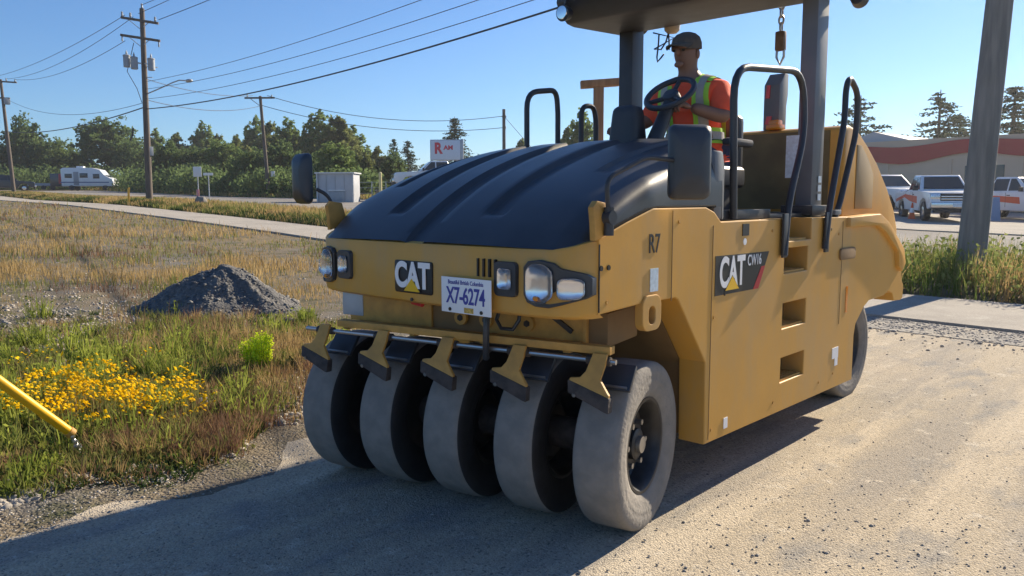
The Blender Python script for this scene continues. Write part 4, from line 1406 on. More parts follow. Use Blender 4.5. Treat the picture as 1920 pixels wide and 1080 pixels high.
# business sign
bs = empty('business_sign', at(838, 62), -YAW)
tag(bs, 'white sign board with red lettering on a pole frame above the hood', 'sign')
MB().box((0, 0, 3.75), (2.3, .2, 1.5)).build('panel', mat('sign_panel', (.62, .70, .80), .5, 0, var=.03), bs, .02)
MB().box((0, .02, 3.75), (2.42, .16, 1.62)).build('frame', M_steel, bs, .02)
MB().box((1.3, 0, 2.25), (.2, .2, 4.7)).build('post', M_steel, bs, .01)
MB().box((-1.1, 0, 1.7), (.18, .18, 3.6)).build('post', M_steel, bs, .01)
SG = lambda x, z: Matrix(((1, 0, 0, x), (0, 0, -1, -.104), (0, 1, 0, z), (0, 0, 0, 1)))
text_mesh('large_letter', 'R', 1.15, mat('sign_red', (.6, .03, .06), .5), bs, SG(-.58, 3.85), .85, .05, .003)
text_mesh('word', 'AM', .46, MATS['sign_red'], bs, SG(.22, 3.92), 1.1, .02, .003)
# timber post with a cross beam behind the platform
tb = at(1120, 9.5)
tp = empty('timber_post', (tb.x, tb.y, tb.z), -YAW)
tag(tp, 'brown timber post with a cross beam on top behind the canopy post', 'post')
M_timber = mat('timber', (.36, .20, .10), .75, 0, col2=(.25, .135, .065), scale=5, bump=.2, bscale=20, stretch=(4, 4, .5))
MB().box((0, 0, 1.4), (.115, .115, 2.9)).build('post', M_timber, tp, .006)
MB().box((.0, 0, 0), (.46, .13, .085), Matrix.Translation((.015, 0, 2.83)) @ Matrix.Rotation(R(-4), 4, 'Y')).build('cross_beam', M_timber, tp, .006)

# guy wire with its yellow guard in the near left corner
A = P3(-2.08, -1.2)
g0 = Vector((-2.16, -1.225, .14))
gdir = (Vector((-2.10, -2.06, 1.05))-g0)
ga = empty('guy_guard', A)
tag(ga, 'yellow plastic guard tube on a guy wire slanting out at left', 'guy wire')
g0l = g0-A
MB().tube([g0l+gdir*t for t in (0, .3, .7, 1.15, 2.0, 3.2)], .027, 14).build('guard_tube', mat('guard_yellow', (.82, .45, .01), .45, 0, var=.06, scale=6), ga)
MB().cyl(g0l-gdir.normalized()*.02, g0l+gdir.normalized()*.012, .0315, n=14).build('guard_collar', M_yeld, ga)
rod = [(0, 0, -.05), (-.015, .0, .03), (-.05, -.005, .08), (-.065, -.02, .115), tuple(g0l)]
MB().tube(rod, .009, 8).build('anchor_rod', M_bolt, ga)
for k in range(3):
    t = .25+.25*k
    c = Vector(rod[1])*(1-t)+Vector(rod[4])*t
    MB().box(c, (.035, .022, .022)).build('wire_clip', M_bolt, ga, .003)
MB().tube([(-.02, 0, .03), (-.045, .02, .05), (-.05, .0, .09), (-.03, -.02, .06)], .006, 6, closed=True).build('anchor_eye', M_bolt, ga)

# shop building on the right
bld = empty('building', at(1760, 46, -.1), math.atan2(.11, -.994)+math.pi)
tag(bld, 'low beige shop building with a wavy red fascia band', 'building')
M_bwall = mat('beige_wall', (.60, .46, .33), .85, 0, var=.05, scale=.4, bump=.05)
M_bred = mat('red_fascia', (.42, .05, .045), .7, 0, var=.08, scale=.5)
M_broof = mat('roof_grey', (.45, .45, .46), .7)
L0, L1 = -16, 26
MB().box(((L0+L1)/2, 6, 1.95), (L1-L0, 12, 3.9)).build('wall', M_bwall, bld)
band_t, band_b = [], []
for k in range(85):
    x = L0+(L1-L0)*k/84
    w = .2*math.sin(x*.9+.4)+.1*math.sin(x*.37)
    band_t.append((x, 3.98+w*.55)); band_b.append((x, 3.1+w))
MB().prism(band_b+list(reversed(band_t)), -.12, .0, 'y').build('fascia_band', M_bred, bld)
MB().prism([(L0-.2, 3.9), (L1+.2, 3.9), (L1+.2, 4.25), (L0-.2, 4.25)], .05, 12.2, 'y').build('parapet', M_bwall, bld)
MB().prism([(-7.0, 4.1), (-1.6, 4.1), (-4.6, 4.95)], 1.0, 9, 'y').build('gable_roof', M_broof, bld)
for x in np.arange(L0+2, L1-1, 3.6):
    MB().box((x, -.03, 1.5), (.18, .06, 3.0)).build('pilaster', M_bwall, bld)
MB().box((6.4, -.05, 2.6), (1.3, .06, .8)).build('wall_sign', mat('wall_sign', (.42, .46, .62), .5, 0, var=.2, scale=3), bld)
for x in (-9.5, 2.2, 9.6):
    w_ = MB().box((x, -.02, 1.5), (2.0, .06, 2.2)).build('window', mat('shop_glass', (.05, .06, .07), .1), bld)
    MB().box((x, -.04, .42), (2.15, .12, .08)).build('sill', M_conc, w_)
    MB().box((x, -.06, 1.5), (.06, .04, 2.2)).build('mullion', M_steel, w_)

# retaining wall that carries the parking beyond the hood
rw = empty('retaining_wall', at(815, 50), math.atan2(rt.y, rt.x))
tag(rw, 'low concrete retaining wall below the parked white pickup', 'wall')
MB().box((.5, 3.5, .25), (8.0, 9.0, .9)).build('wall', M_conc, rw, .02)
MB().box((.5, -1.0, .72), (8.1, .3, .1)).build('coping', M_conc, rw, .01)
# ------------------------------------------------------------------ grass, weeds, flowers, trees
RNG = np.random.default_rng(11)
def pnoise(X, Y, f, seed=0.0):
    return np.array([noise.noise((x*f, y*f, seed)) for x, y in zip(X, Y)])
def ground_pts(n, px0, px1, d0, d1, power=1.0):
    """random ground points seen from the lot: bearing px, distance d (denser near by)"""
    px = RNG.uniform(px0, px1, n)
    d = 1/(RNG.uniform(0, 1, n)*(1/d0-1/d1)+1/d1) if power == 1 else np.sqrt(RNG.uniform(d0*d0, d1*d1, n))
    q = (px-960)/1461.4
    X = CAM_POS.x+d*(math.sin(YAW)+q*math.cos(YAW))
    Y = CAM_POS.y+d*(math.cos(YAW)-q*math.sin(YAW))
    return X, Y, d
def blades(name, X, Y, h, w, m, lean=.35, zoff=0.0, curve=.5, label=None, cat='grass', parent=None, tipw=.15):
    n = len(X)
    Z = H(X, Y)+zoff-.01
    a = RNG.uniform(0, 2*math.pi, n)
    la = RNG.uniform(0, 2*math.pi, n)
    ln = np.abs(RNG.normal(0, lean, n))
    ux, uy = np.cos(a)*w, np.sin(a)*w
    lx, ly = np.cos(la)*ln*h, np.sin(la)*ln*h
    V = np.empty((n, 6, 3), np.float32)
    for k, (t, ws) in enumerate(((0, .5), (.55, .42), (1, tipw*.5))):
        bx, by = X+lx*(t**1.7), Y+ly*(t**1.7)
        bz = Z+h*t*(1-.25*ln*t*curve)
        V[:, 2*k] = np.stack([bx-ux*ws, by-uy*ws, bz], -1)
        V[:, 2*k+1] = np.stack([bx+ux*ws, by+uy*ws, bz], -1)
    b = (np.arange(n)*6)[:, None]
    F = np.concatenate([b+np.array([[0, 1, 3, 2]]), b+np.array([[2, 3, 5, 4]])], 0)
    o = link(name, np_mesh(name, V.reshape(-1, 3), F), parent, m)
    if parent is None:
        tag(o, label, cat, kind='stuff')
    return o
def leaves_mesh(name, C, size, m, up_bias=0.0, aspect=.6, normal=None):
    """leaf quads at centres C"""
    n = len(C)
    d = RNG.normal(0, 1, (n, 3))
    if up_bias: d[:, 2] += up_bias*np.abs(RNG.normal(0, 1, n))
    d /= np.linalg.norm(d, axis=1, keepdims=True)
    e = RNG.normal(0, 1, (n, 3))
    e -= (e*d).sum(1, keepdims=True)*d
    e /= np.linalg.norm(e, axis=1, keepdims=True)
    s = (size*RNG.uniform(.6, 1.4, n))[:, None]
    V = np.empty((n, 4, 3), np.float32)
    V[:, 0] = C-d*s*.5
    V[:, 1] = C+e*s*aspect*.5
    V[:, 2] = C+d*s*.5
    V[:, 3] = C-e*s*aspect*.5
    F = np.arange(n*4).reshape(n, 4)
    me = np_mesh(name, V.reshape(-1, 3), F)
    if m: me.materials.append(m)
    return me

M_straw = leaf_mat('straw', (.29, .195, .085), (.54, .40, .19), .45, .9, (.40, .285, .125))
M_strawg = leaf_mat('straw_green', (.125, .15, .042), (.29, .29, .09), .45, 1.1)
M_green = leaf_mat('weed_green', (.075, .13, .028), (.17, .24, .05), .4, 1.5)
M_dkgreen = leaf_mat('weed_dark', (.035, .06, .02), (.08, .11, .035), .3, 1.6)
M_rust = leaf_mat('rusty_grass', (.17, .09, .06), (.30, .19, .115), .35, 1.4)
M_limeg = leaf_mat('lime_leaf', (.66, .78, .03), (.85, .92, .08), .55, 6.0)
M_flower = leaf_mat('flower_yellow', (.85, .44, .0), (.95, .66, .03), .3, 5.0)

PX, PY = pp.x, pp.y          # gravel heap
def in_field(X, Y):
    s, v = SV(X, Y)
    return (X < lot_edge(Y)) & (v < 7.0) & (((X-PX)**2+(Y-PY)**2) > .95**2)
def bare(X, Y):
    """stony ground left of the heap"""
    s, v = SV(X, Y)
    return np.exp(-(((X+7.4)/2.6)**2+((Y-.2)/1.6)**2))

# dry field grass
X, Y, d = ground_pts(190000, -420, 1150, 4.2, 70)
k = in_field(X, Y)
X, Y, d = X[k], Y[k], d[k]
nz = pnoise(X, Y, .55, 1.0)+.5*pnoise(X, Y, 1.7, 4.0)
k = (RNG.uniform(-.75, .45, len(X)) < nz+.16*np.clip(d/9-1, -.6, 1.4)) & (RNG.uniform(0, 1, len(X)) > 1.05*bare(X, Y))
X, Y, d, nz = X[k], Y[k], d[k], nz[k]
near = np.clip(d/11, .3, 1)
mix_h = pnoise(X, Y, .8, 21.0)
hh = RNG.uniform(.06, .25, len(X))*(.7+.8*nz+.35*np.clip(mix_h, -1, 1))*near*np.where(RNG.uniform(0, 1, len(X)) < .06, 1.5, 1)
ww = np.clip(d*.00085, .004, .05)
mix = 1.3*pnoise(X, Y, .33, 9.0)+.8*pnoise(X, Y, 1.1, 15.0)+RNG.normal(0, .16, len(X))
c1 = mix < .02
blades('dry_grass', X[c1], Y[c1], hh[c1], ww[c1], M_straw, label='tall straw coloured grass covering the field')
c2 = (mix >= .02) & (mix < .5)
blades('mixed_grass', X[c2], Y[c2], hh[c2]*.85, ww[c2], M_strawg, label='yellow green grass growing among the straw in the field')
c3 = mix >= .5
blades('rusty_grass', X[c3], Y[c3], hh[c3]*.95, ww[c3], M_rust, label='reddish brown seeding grass scattered in the field')

# weed bed in the near left: many small clumps of different plants
RA = math.atan2(rt.y, rt.x)
def gp(px, py):   # ground point under an image spot, near flat ground
    q = (px-960)/1461.4; r_ = (py-540)/1461.4
    dv = fw+r2*q-u2*r_
    t = -CAM_POS.z/dv.z
    return CAM_POS.x+dv.x*t, CAM_POS.y+dv.y*t
def clump_blades(name, cl, m, lean, label):
    """cl: list of (x, y, radius, count, height, width)"""
    X, Y, h, w, la, ln = [], [], [], [], [], []
    for x0, y0, r_, n, hh_, ww_ in cl:
        t = RNG.uniform(0, 2*math.pi, n); rr = r_*np.sqrt(RNG.uniform(0, 1, n))
        X.append(x0+rr*np.cos(t)); Y.append(y0+rr*np.sin(t))
        h.append(hh_*RNG.uniform(.45, 1.1, n)*(1-.35*rr/r_)); w.append(ww_*RNG.uniform(.7, 1.4, n))
        la.append(t+RNG.normal(0, .7, n)); ln.append(np.abs(RNG.normal(lean*.5, lean*.5, n))+.4*rr/r_*lean)
    X, Y, h, w, la, ln = map(np.concatenate, (X, Y, h, w, la, ln))
    k = X < lot_edge(Y)+.10
    X, Y, h, w, la, ln = X[k], Y[k], h[k], w[k], la[k], ln[k]
    n = len(X)
    Z = H(X, Y)-.01
    a = RNG.uniform(0, 2*math.pi, n)
    ux, uy = np.cos(a)*w, np.sin(a)*w
    lx, ly = np.cos(la)*ln*h, np.sin(la)*ln*h
    V = np.empty((n, 6, 3), np.float32)
    for q, (t, ws) in enumerate(((0, .5), (.55, .45), (1, .08))):
        bx, by = X+lx*t**1.7, Y+ly*t**1.7
        bz = Z+h*t*(1-.2*ln*t)
        V[:, 2*q] = np.stack([bx-ux*ws, by-uy*ws, bz], -1)
        V[:, 2*q+1] = np.stack([bx+ux*ws, by+uy*ws, bz], -1)
    b = (np.arange(n)*6)[:, None]
    F = np.concatenate([b+np.array([[0, 1, 3, 2]]), b+np.array([[2, 3, 5, 4]])], 0)
    tag(link(name, np_mesh(name, V.reshape(-1, 3), F), None, m), label, 'plants', kind='stuff')
    return X, Y, h
G = lambda px, py, cx, cy, sx, sy: math.exp(-((px-cx)/sx)**2-((py-cy)/sy)**2)
CL = {k: [] for k in ('green', 'dark', 'rust', 'straw', 'olive')}
for i in range(1500):
    px, py = RNG.uniform(-260, 660), RNG.uniform(600, 925)
    x, y = gp(px, py)
    if x > lot_edge(y)+.04: continue
    wt = dict(green=.85*G(px, py, 170, 715, 190, 60)+.5*G(px, py, 430, 670, 120, 40)+.5*G(px, py, 620, 620, 70, 30)+.35*G(px, py, 480, 860, 60, 30)+.10,
              dark=.9*G(px, py, 300, 890, 170, 28)+.8*G(px, py, 395, 680, 60, 30)+.6*G(px, py, 80, 800, 160, 40)+.28,
              rust=1.5*G(px, py, 440, 810, 120, 60)+.5*G(px, py, 540, 740, 70, 60)+.6*G(px, py, 430, 640, 160, 40)+.12,
              straw=.55*G(px, py, 330, 830, 160, 40)+.28, olive=.7*G(px, py, 250, 690, 240, 70)+.5*G(px, py, 250, 840, 200, 40)+.3)
    tot = sum(wt.values())
    dens = min(1.0, tot*.75)*(1-.8*G(px, py, 570, 740, 60, 60))*(1-.75*G(px, py, 60, 600, 260, 28))*(1-G(px, py, 135, 862, 45, 40))
    if RNG.uniform() > dens: continue
    u = RNG.uniform()*tot
    for kk_, v_ in wt.items():
        u -= v_
        if u <= 0: break
    hgt = {'green': RNG.uniform(.14, .36), 'dark': RNG.uniform(.05, .16), 'rust': RNG.uniform(.09, .24), 'straw': RNG.uniform(.08, .24), 'olive': RNG.uniform(.06, .22)}[kk_]
    if py > 860: hgt *= .65
    wid = {'green': .010, 'dark': .010, 'rust': .005, 'straw': .0045, 'olive': .008}[kk_]
    CL[kk_].append((x, y, RNG.uniform(.05, .19), int(RNG.uniform(22, 75)), hgt, wid))
gX, gY, gH = clump_blades('green_weeds', CL['green'], leaf_mat('weed_bright', (.14, .18, .035), (.38, .42, .08), .5, 2.2), .38, 'fresh green weeds in the near left bed')
dX, dY, dH = clump_blades('low_weeds', CL['dark'], M_dkgreen, .7, 'low dark green weeds in the near left bed')
clump_blades('fringe_grass', CL['rust'], M_rust, .35, 'rusty seeding grass along the edge of the gravel')
clump_blades('straw_tufts', CL['straw'], M_straw, .5, 'straw coloured tufts in the near left bed')
oX, oY, oH = clump_blades('olive_weeds', CL['olive'], M_strawg, .55, 'olive green weeds in the near left bed')
for nm_, (ax_, ay_, ah_), n, sz, m_ in (('weed_leaves', (gX, gY, gH), 5000, .034, MATS['weed_bright']), ('ground_leaves', (dX, dY, dH), 4500, .03, M_dkgreen), ('olive_leaves', (oX, oY, oH), 3500, .026, M_strawg)):
    kk = RNG.integers(0, len(ax_), n)
    C_ = np.stack([ax_[kk]+RNG.normal(0, .03, n), ay_[kk]+RNG.normal(0, .03, n), H(ax_[kk], ay_[kk])+ah_[kk]*RNG.uniform(.05, .95, n)], -1)
    tag(link(nm_, leaves_mesh(nm_, C_, sz, m_)), 'small '+nm_.split('_')[0]+' leaves in the near left bed', 'leaves', kind='stuff')
# yellow flowers in drifts
Fx, Fy, Fh = [], [], []
for i in range(170):
    px, py = RNG.normal(190, 150), RNG.normal(770, 25)
    if px > 420 or px < -160: continue
    if px > 260 and RNG.uniform() < .45: continue
    x0, y0 = gp(px, py)
    n = int(RNG.uniform(5, 24))
    r_ = RNG.uniform(.04, .16)
    Fx.append(x0+RNG.normal(0, r_*.6, n)); Fy.append(y0+RNG.normal(0, r_*.6, n)); Fh.append(RNG.uniform(.09, .24)*RNG.uniform(.75, 1.1, n))
Fx, Fy, Fh = map(np.concatenate, (Fx, Fy, Fh))
blades('flower_stems', Fx, Fy, Fh, np.full(len(Fx), .005), M_strawg, .05, label='thin stems under the yellow flowers at left')
n = len(Fx)
V, F = [], []
fz = H(Fx, Fy)+Fh-.008
for i in range(n):
    r_ = RNG.uniform(.008, .017); tx, ty = RNG.normal(0, .5, 2)
    c = np.array([Fx[i], Fy[i], fz[i]])
    b = len(V)
    V.append(c+np.array([0, 0, r_*.4]))
    for q in range(8):
        a = q*math.pi/4; rr = r_*(1 if q % 2 else .66)
        V.append(c+np.array([rr*math.cos(a), rr*math.sin(a), rr*(tx*math.cos(a)+ty*math.sin(a))-.15*rr]))
    F += [(b, b+1+q, b+1+(q+1) % 8) for q in range(8)]
tag(link('yellow_flowers', np_mesh('yellow_flowers', np.array(V), np.array(F)), None, M_flower), 'dense yellow flower heads in the near left bed', 'flowers', kind='stuff')
# lime green plant
lx, ly = gp(486, 698)
lpnt = empty('plant', P3(lx, ly))
tag(lpnt, 'feathery lime green plant standing alone left of the tyres', 'plant')
n = 900
t = RNG.uniform(0, 2*math.pi, n); r_ = np.sqrt(RNG.uniform(0, 1, n))
C_ = []
st_pts = []
for i in range(46):
    a = RNG.uniform(0, 2*math.pi); rr = .10*math.sqrt(RNG.uniform())
    b = np.array([rr*math.cos(a), rr*math.sin(a), 0]); tip = b*1.4+np.array([RNG.normal(0, .02), RNG.normal(0, .02), RNG.uniform(.22, .36)*(1-1.4*rr)])
    st_pts.append((b, tip))
    for q in range(60):
        f = RNG.uniform(.12, 1)
        C_.append(b*(1-f)+tip*f+RNG.normal(0, .012, 3))
mb = MB()
for b, tip in st_pts: mb.cyl(b, tip, .003, .0012, 4)
mb.build('stems', M_green, lpnt, smooth=0)
o = link('foliage', leaves_mesh('foliage', np.array(C_), .034, M_limeg, .8, .3), lpnt)
# pale stones among the weeds
def stone(loc, r_, seed, label, m):
    mb = MB(); mb.ball((0, 0, 0), r_, (1.3, .9, .6), 12)
    for v in mb.bm.verts:
        v.co *= 1+.22*noise.noise(v.co*(2.2/r_*.5)+Vector((seed, 0, 0)))
    o = mb.build('stone', m, None, smooth=40)
    o.location = loc
    o.rotation_euler = (0, 0, seed*1.3)
    tag(o, label, 'stone')
M_stone = mat('pale_stone', (.48, .46, .42), .9, 0, var=.15, scale=14, bump=.3)
x_, y_ = gp(300, 778); stone(P3(x_, y_, .03), .055, 1, 'larger pale stone lying among the yellow flowers', M_stone)
x_, y_ = gp(382, 762); stone(P3(x_, y_, .03), .05, 2, 'pale stone right of the yellow flowers', M_stone)
x_, y_ = gp(545, 612); stone(P3(x_, y_, .03), .06, 3, 'dark stone at the right foot of the gravel heap', M_soilpile)

# loose gravel: pebbles too many to count
def pebbles(name, X, Y, s, m, label, zoff=0.0):
    n = len(X)
    base = np.array([(1, 0, 0), (-1, 0, 0), (0, 1, 0), (0, -1, 0), (0, 0, 1), (.6, .6, .45), (-.6, .55, .5), (-.55, -.6, .45), (.6, -.55, .5)], np.float32)
    tri = np.array([(4, 5, 6), (4, 6, 7), (4, 7, 8), (4, 8, 5), (5, 0, 2), (5, 2, 6), (6, 2, 1), (6, 1, 7), (7, 1, 3), (7, 3, 8), (8, 3, 0), (8, 0, 5)])
    a = RNG.uniform(0, 2*math.pi, n)
    sc = s[:, None]*np.stack([RNG.uniform(.7, 1.3, n), RNG.uniform(.7, 1.3, n), RNG.uniform(.4, .9, n)], -1)
    P = base[None]*sc[:, None]
    P = P*(1+RNG.normal(0, .12, P.shape))
    c, s_ = np.cos(a)[:, None], np.sin(a)[:, None]
    P = np.stack([P[..., 0]*c-P[..., 1]*s_, P[..., 0]*s_+P[..., 1]*c, P[..., 2]], -1)
    P[..., 0] += X[:, None]; P[..., 1] += Y[:, None]; P[..., 2] += (H(X, Y)+zoff)[:, None]
    F = (np.arange(n)*9)[:, None, None]+tri[None]
    o = link(name, np_mesh(name, P.reshape(-1, 3), F.reshape(-1, 3)), None, m)
    tag(o, label, 'gravel', kind='stuff')
M_peb = mat('pebble', (.44, .395, .33), .9, 0, col2=(.22, .205, .185), scale=17)
X, Y, d = ground_pts(60000, -200, 2150, 2.6, 14)
s, v = SV(X, Y)
k = (X > lot_edge(Y)-.25) & (v < 7.1)
X, Y, d = X[k], Y[k], d[k]
nz = pnoise(X, Y, .8, 2.0)
edge = np.exp(-np.abs(X-lot_edge(Y))/.5)
k = RNG.uniform(0, 1, len(X)) < .05+.12*np.clip(nz, 0, 1)+.8*edge
X, Y, d = X[k], Y[k], d[k]
pebbles('loose_gravel', X, Y, np.abs(RNG.normal(.0022, .002, len(X)))+.0018+.004*(RNG.uniform(0, 1, len(X)) < .025), M_peb, 'loose pebbles scattered over the gravel lot', .0165)
X, Y, d = ground_pts(26000, -200, 700, 3.2, 16)
k = in_field(X, Y)
X, Y = X[k], Y[k]
k = RNG.uniform(0, 1, len(X)) < .10+1.0*bare(X, Y)+.9*np.exp(-np.abs(X-lot_edge(Y))/.35)
X, Y = X[k], Y[k]
pebbles('field_gravel', X, Y, np.abs(RNG.normal(.010, .010, len(X)))+.004, M_peb, 'grey stones and pebbles on the bare ground at left', .0)
sv_s, sv_v = RNG.uniform(-9, 4, 7000), 7.15-np.abs(RNG.normal(0, .5, 7000))
X, Y = XY(sv_s, sv_v)
pebbles('verge_gravel', X, Y, np.abs(RNG.normal(.008, .006, len(X)))+.004, M_peb, 'coarse grey gravel along the sidewalk', .02)

# stones lying on the heap
bvp = BVHTree.FromPolygons([v.co.copy() for v in PILE.data.vertices], [tuple(p.vertices) for p in PILE.data.polygons])
SX, SY, SZ = [], [], []
for i in range(1500):
    a = RNG.uniform(0, 2*math.pi); r_ = math.sqrt(RNG.uniform())
    h_ = bvp.ray_cast(Vector((1.15*r_*math.cos(a), .9*r_*math.sin(a), 3)), Vector((0, 0, -1)))
    if h_[0] is not None: SX.append(h_[0].x); SY.append(h_[0].y); SZ.append(h_[0].z)
SX, SY, SZ = map(np.array, (SX, SY, SZ))
pebbles('pile_stones', SX, SY, np.abs(RNG.normal(.010, .009, len(SX)))+.005, mat('pile_pebble', (.26, .25, .23), .9, 0, col2=(.10, .10, .10), scale=8), None, SZ-H(SX, SY)-.002)
ps = bpy.data.objects['pile_stones']; ps.parent = PILE
del ps['category']
# verge between sidewalk and road
sv_s, sv_v = RNG.uniform(-10, 95, 52000), RNG.uniform(9.7, 13.7, 52000)
X, Y = XY(sv_s, sv_v)
d = np.hypot(X-CAM_POS.x, Y-CAM_POS.y)
k = (sv_s > 3)
mixv = pnoise(X, Y, .4, 3.0)+RNG.normal(0, .2, len(X))
hv = RNG.uniform(.08, .24, len(X))*np.clip(d/22, .6, 1.3)
wv = np.clip(d*.0009, .008, .06)
k1 = k & (mixv < .05)
blades('verge_straw', X[k1], Y[k1], hv[k1], wv[k1], M_straw, label='dry grass on the verge beyond the sidewalk')
k2 = k & (mixv >= .05)
blades('verge_green', X[k2], Y[k2], hv[k2], wv[k2], M_strawg, label='greener grass on the verge beyond the sidewalk')
# low dark growth right behind the sidewalk
sv_s, sv_v = RNG.uniform(4, 95, 22000), 9.75+np.abs(RNG.normal(0, .45, 22000))
X, Y = XY(sv_s, sv_v)
d = np.hypot(X-CAM_POS.x, Y-CAM_POS.y)
nz = pnoise(X, Y, .35, 6.0)
k = nz > -.35
blades('verge_weeds', X[k], Y[k], (RNG.uniform(.10, .34, len(X))*(.8+.5*nz))[k], np.clip(d*.0011, .01, .06)[k], M_dkgreen, .4, label='dark green weeds along the far edge of the sidewalk')
# tall weeds on the right by the leaning pole
sv_s, sv_v = RNG.uniform(-16, 5, 30000), RNG.uniform(9.85, 13.4, 30000)
X, Y = XY(sv_s, sv_v)
nz = pnoise(X, Y, .9, 7.0)
dens = RNG.uniform(-.7, .8, len(X)) < nz+.35
X, Y, nz = X[dens], Y[dens], nz[dens]
hr = RNG.uniform(.25, .72, len(X))*(.85+.5*nz)
mixv = pnoise(X, Y, .8, 12.0)+RNG.normal(0, .2, len(X))
for nm_, kk, m_, lab in (('tall_weeds', mixv < .0, M_green, 'tall green weeds around the leaning pole'), ('tall_grass', (mixv >= .0) & (mixv < .3), M_strawg, 'tall yellow green grass around the leaning pole'), ('tall_straw', mixv >= .3, M_straw, 'dry stalks among the weeds around the leaning pole')):
    blades(nm_, X[kk], Y[kk], hr[kk], RNG.uniform(.008, .02, kk.sum()), m_, .35, label=lab)
n = 20000
i_ = RNG.integers(0, len(X), n)
C_ = np.stack([X[i_]+RNG.normal(0, .06, n), Y[i_]+RNG.normal(0, .06, n), H(X[i_], Y[i_])+hr[i_]*RNG.uniform(.1, 1.05, n)], -1)
tag(link('broad_leaves', leaves_mesh('broad_leaves', C_, .075, leaf_mat('broad_weed', (.12, .16, .045), (.28, .31, .11), .45, 1.6))), 'broad weed leaves around the leaning pole', 'leaves', kind='stuff')

# ---- trees
M_bark = mat('bark', (.11, .09, .07), .95, 0, var=.3, scale=6, bump=.4, bscale=20)
M_leafA = leaf_mat('leaf_mid', (.105, .165, .048), (.22, .29, .10), .55, .5)
M_leafB = leaf_mat('leaf_dark', (.08, .13, .05), (.165, .225, .085), .52, .5)
M_leafC = leaf_mat('leaf_light', (.11, .14, .045), (.24, .265, .10), .5, .5)
M_leafP = leaf_mat('needle', (.05, .07, .045), (.10, .125, .07), .3, .6)

def broad_crown(seed, rx, rz, z0, lobes=16, n=9000, point=.0, gap=.0):
    """crown with an uneven, lobed envelope from z0 to z0+2*rz; point > 0 gives a pointed top"""
    g = np.random.default_rng(seed)
    u = g.normal(0, 1, (n*2, 3)); u /= np.linalg.norm(u, axis=1, keepdims=True)
    env = np.array([.80+.42*noise.noise((q[0]*1.9, q[1]*1.9, q[2]*2.4+seed*3.1))+.24*noise.noise((q[0]*4.4, q[1]*4.4, q[2]*5.0+seed))+.12*noise.noise((q[0]*10, q[1]*10, q[2]*10+seed)) for q in u])
    rad = env*(1-.62*g.uniform(0, 1, n*2)**1.7)
    p = u*rad[:, None]
    t = np.clip((p[:, 2]+1)/2, 0, 1.2)
    wid = 1-point*np.clip(t-.25, 0, 1)
    P_ = np.stack([p[:, 0]*rx*wid, p[:, 1]*rx*wid, z0+rz+p[:, 2]*rz*np.where(p[:, 2] > 0, 1, .9)], -1)
    nz_ = np.array([noise.noise((q[0]*.9, q[1]*.9, q[2]*1.1+seed))+.6*noise.noise((q[0]*2.3, q[1]*2.3, q[2]*2.6+seed)) for q in P_])
    P_ = P_[nz_ > -.16+gap][:n]
    cs = []
    for i in range(9):
        a = g.uniform(0, 2*math.pi); tt = g.uniform(.3, .95)
        cs.append((rx*.5*math.cos(a)*(1.1-tt*.6), rx*.5*math.sin(a)*(1.1-tt*.6), z0+2*rz*tt, 1))
    return P_, cs
def make_tree(name, C_, cs, h, trunk_r, m, size, up=.3, parent_m=None, aspect=.65):
    e = empty(name)
    top = h*.82
    MB().tube([(0, 0, -.2), (.03*h*.3, .02*h, h*.3), (-.01*h, .01*h, h*.58), (0, 0, top)], [trunk_r*1.15, trunk_r*.8, trunk_r*.5, trunk_r*.12], 9).build('trunk', M_bark, e)
    lim = MB()
    for c in cs[:9]:
        zb = max(h*.12, min(c[2]*.6, h*.6))
        lim.tube([(0, 0, zb), (c[0]*.45, c[1]*.45, zb+(c[2]-zb)*.6), (c[0], c[1], c[2])], [trunk_r*.42, trunk_r*.26, trunk_r*.06], 6)
    lim.build('limbs', M_bark, e)
    link('crown', leaves_mesh('crown', C_, size, m, up, aspect), e)
    return e
def make_conifer(name, seed, h, r, m, dens=1.0, size=.26):
    g = np.random.default_rng(seed)
    e = empty(name)
    MB().tube([(0, 0, -.2), (0, 0, h*.5), (0, 0, h)], [h*.02, h*.012, .02], 8).build('trunk', M_bark, e)
    br = MB(); C_ = []
    z = h*.14
    while z < h*.99:
        f = 1-(z-h*.14)/(h*.86)
        k = int(5+5*f)
        for q in range(k):
            if g.uniform() > dens: continue
            a = g.uniform(0, 2*math.pi); L = r*(f**.8+.04)*g.uniform(.6, 1.15)
            p0 = np.array([0, 0, z]); p1 = np.array([L*math.cos(a), L*math.sin(a), z-L*.18+g.normal(0, .08)]); pm_ = (p0+p1)/2+np.array([0, 0, -.06*L])
            br.tube([p0, pm_, p1], [.03+.012*L, .02, .008], 4)
            for _ in range(int(14+34*L/r)):
                t = g.uniform(.15, 1.05)
                c = p0*(1-t)**2+2*pm_*t*(1-t)+p1*t*t
                C_.append(c+g.normal(0, .10+.05*L, 3)*np.array([1, 1, .55]))
        z += h*.034*g.uniform(.8, 1.3)
    br.build('branches', M_bark, e, smooth=0)
    link('crown', leaves_mesh('crown', np.array(C_), size, m, -.2, .45), e)
    return e

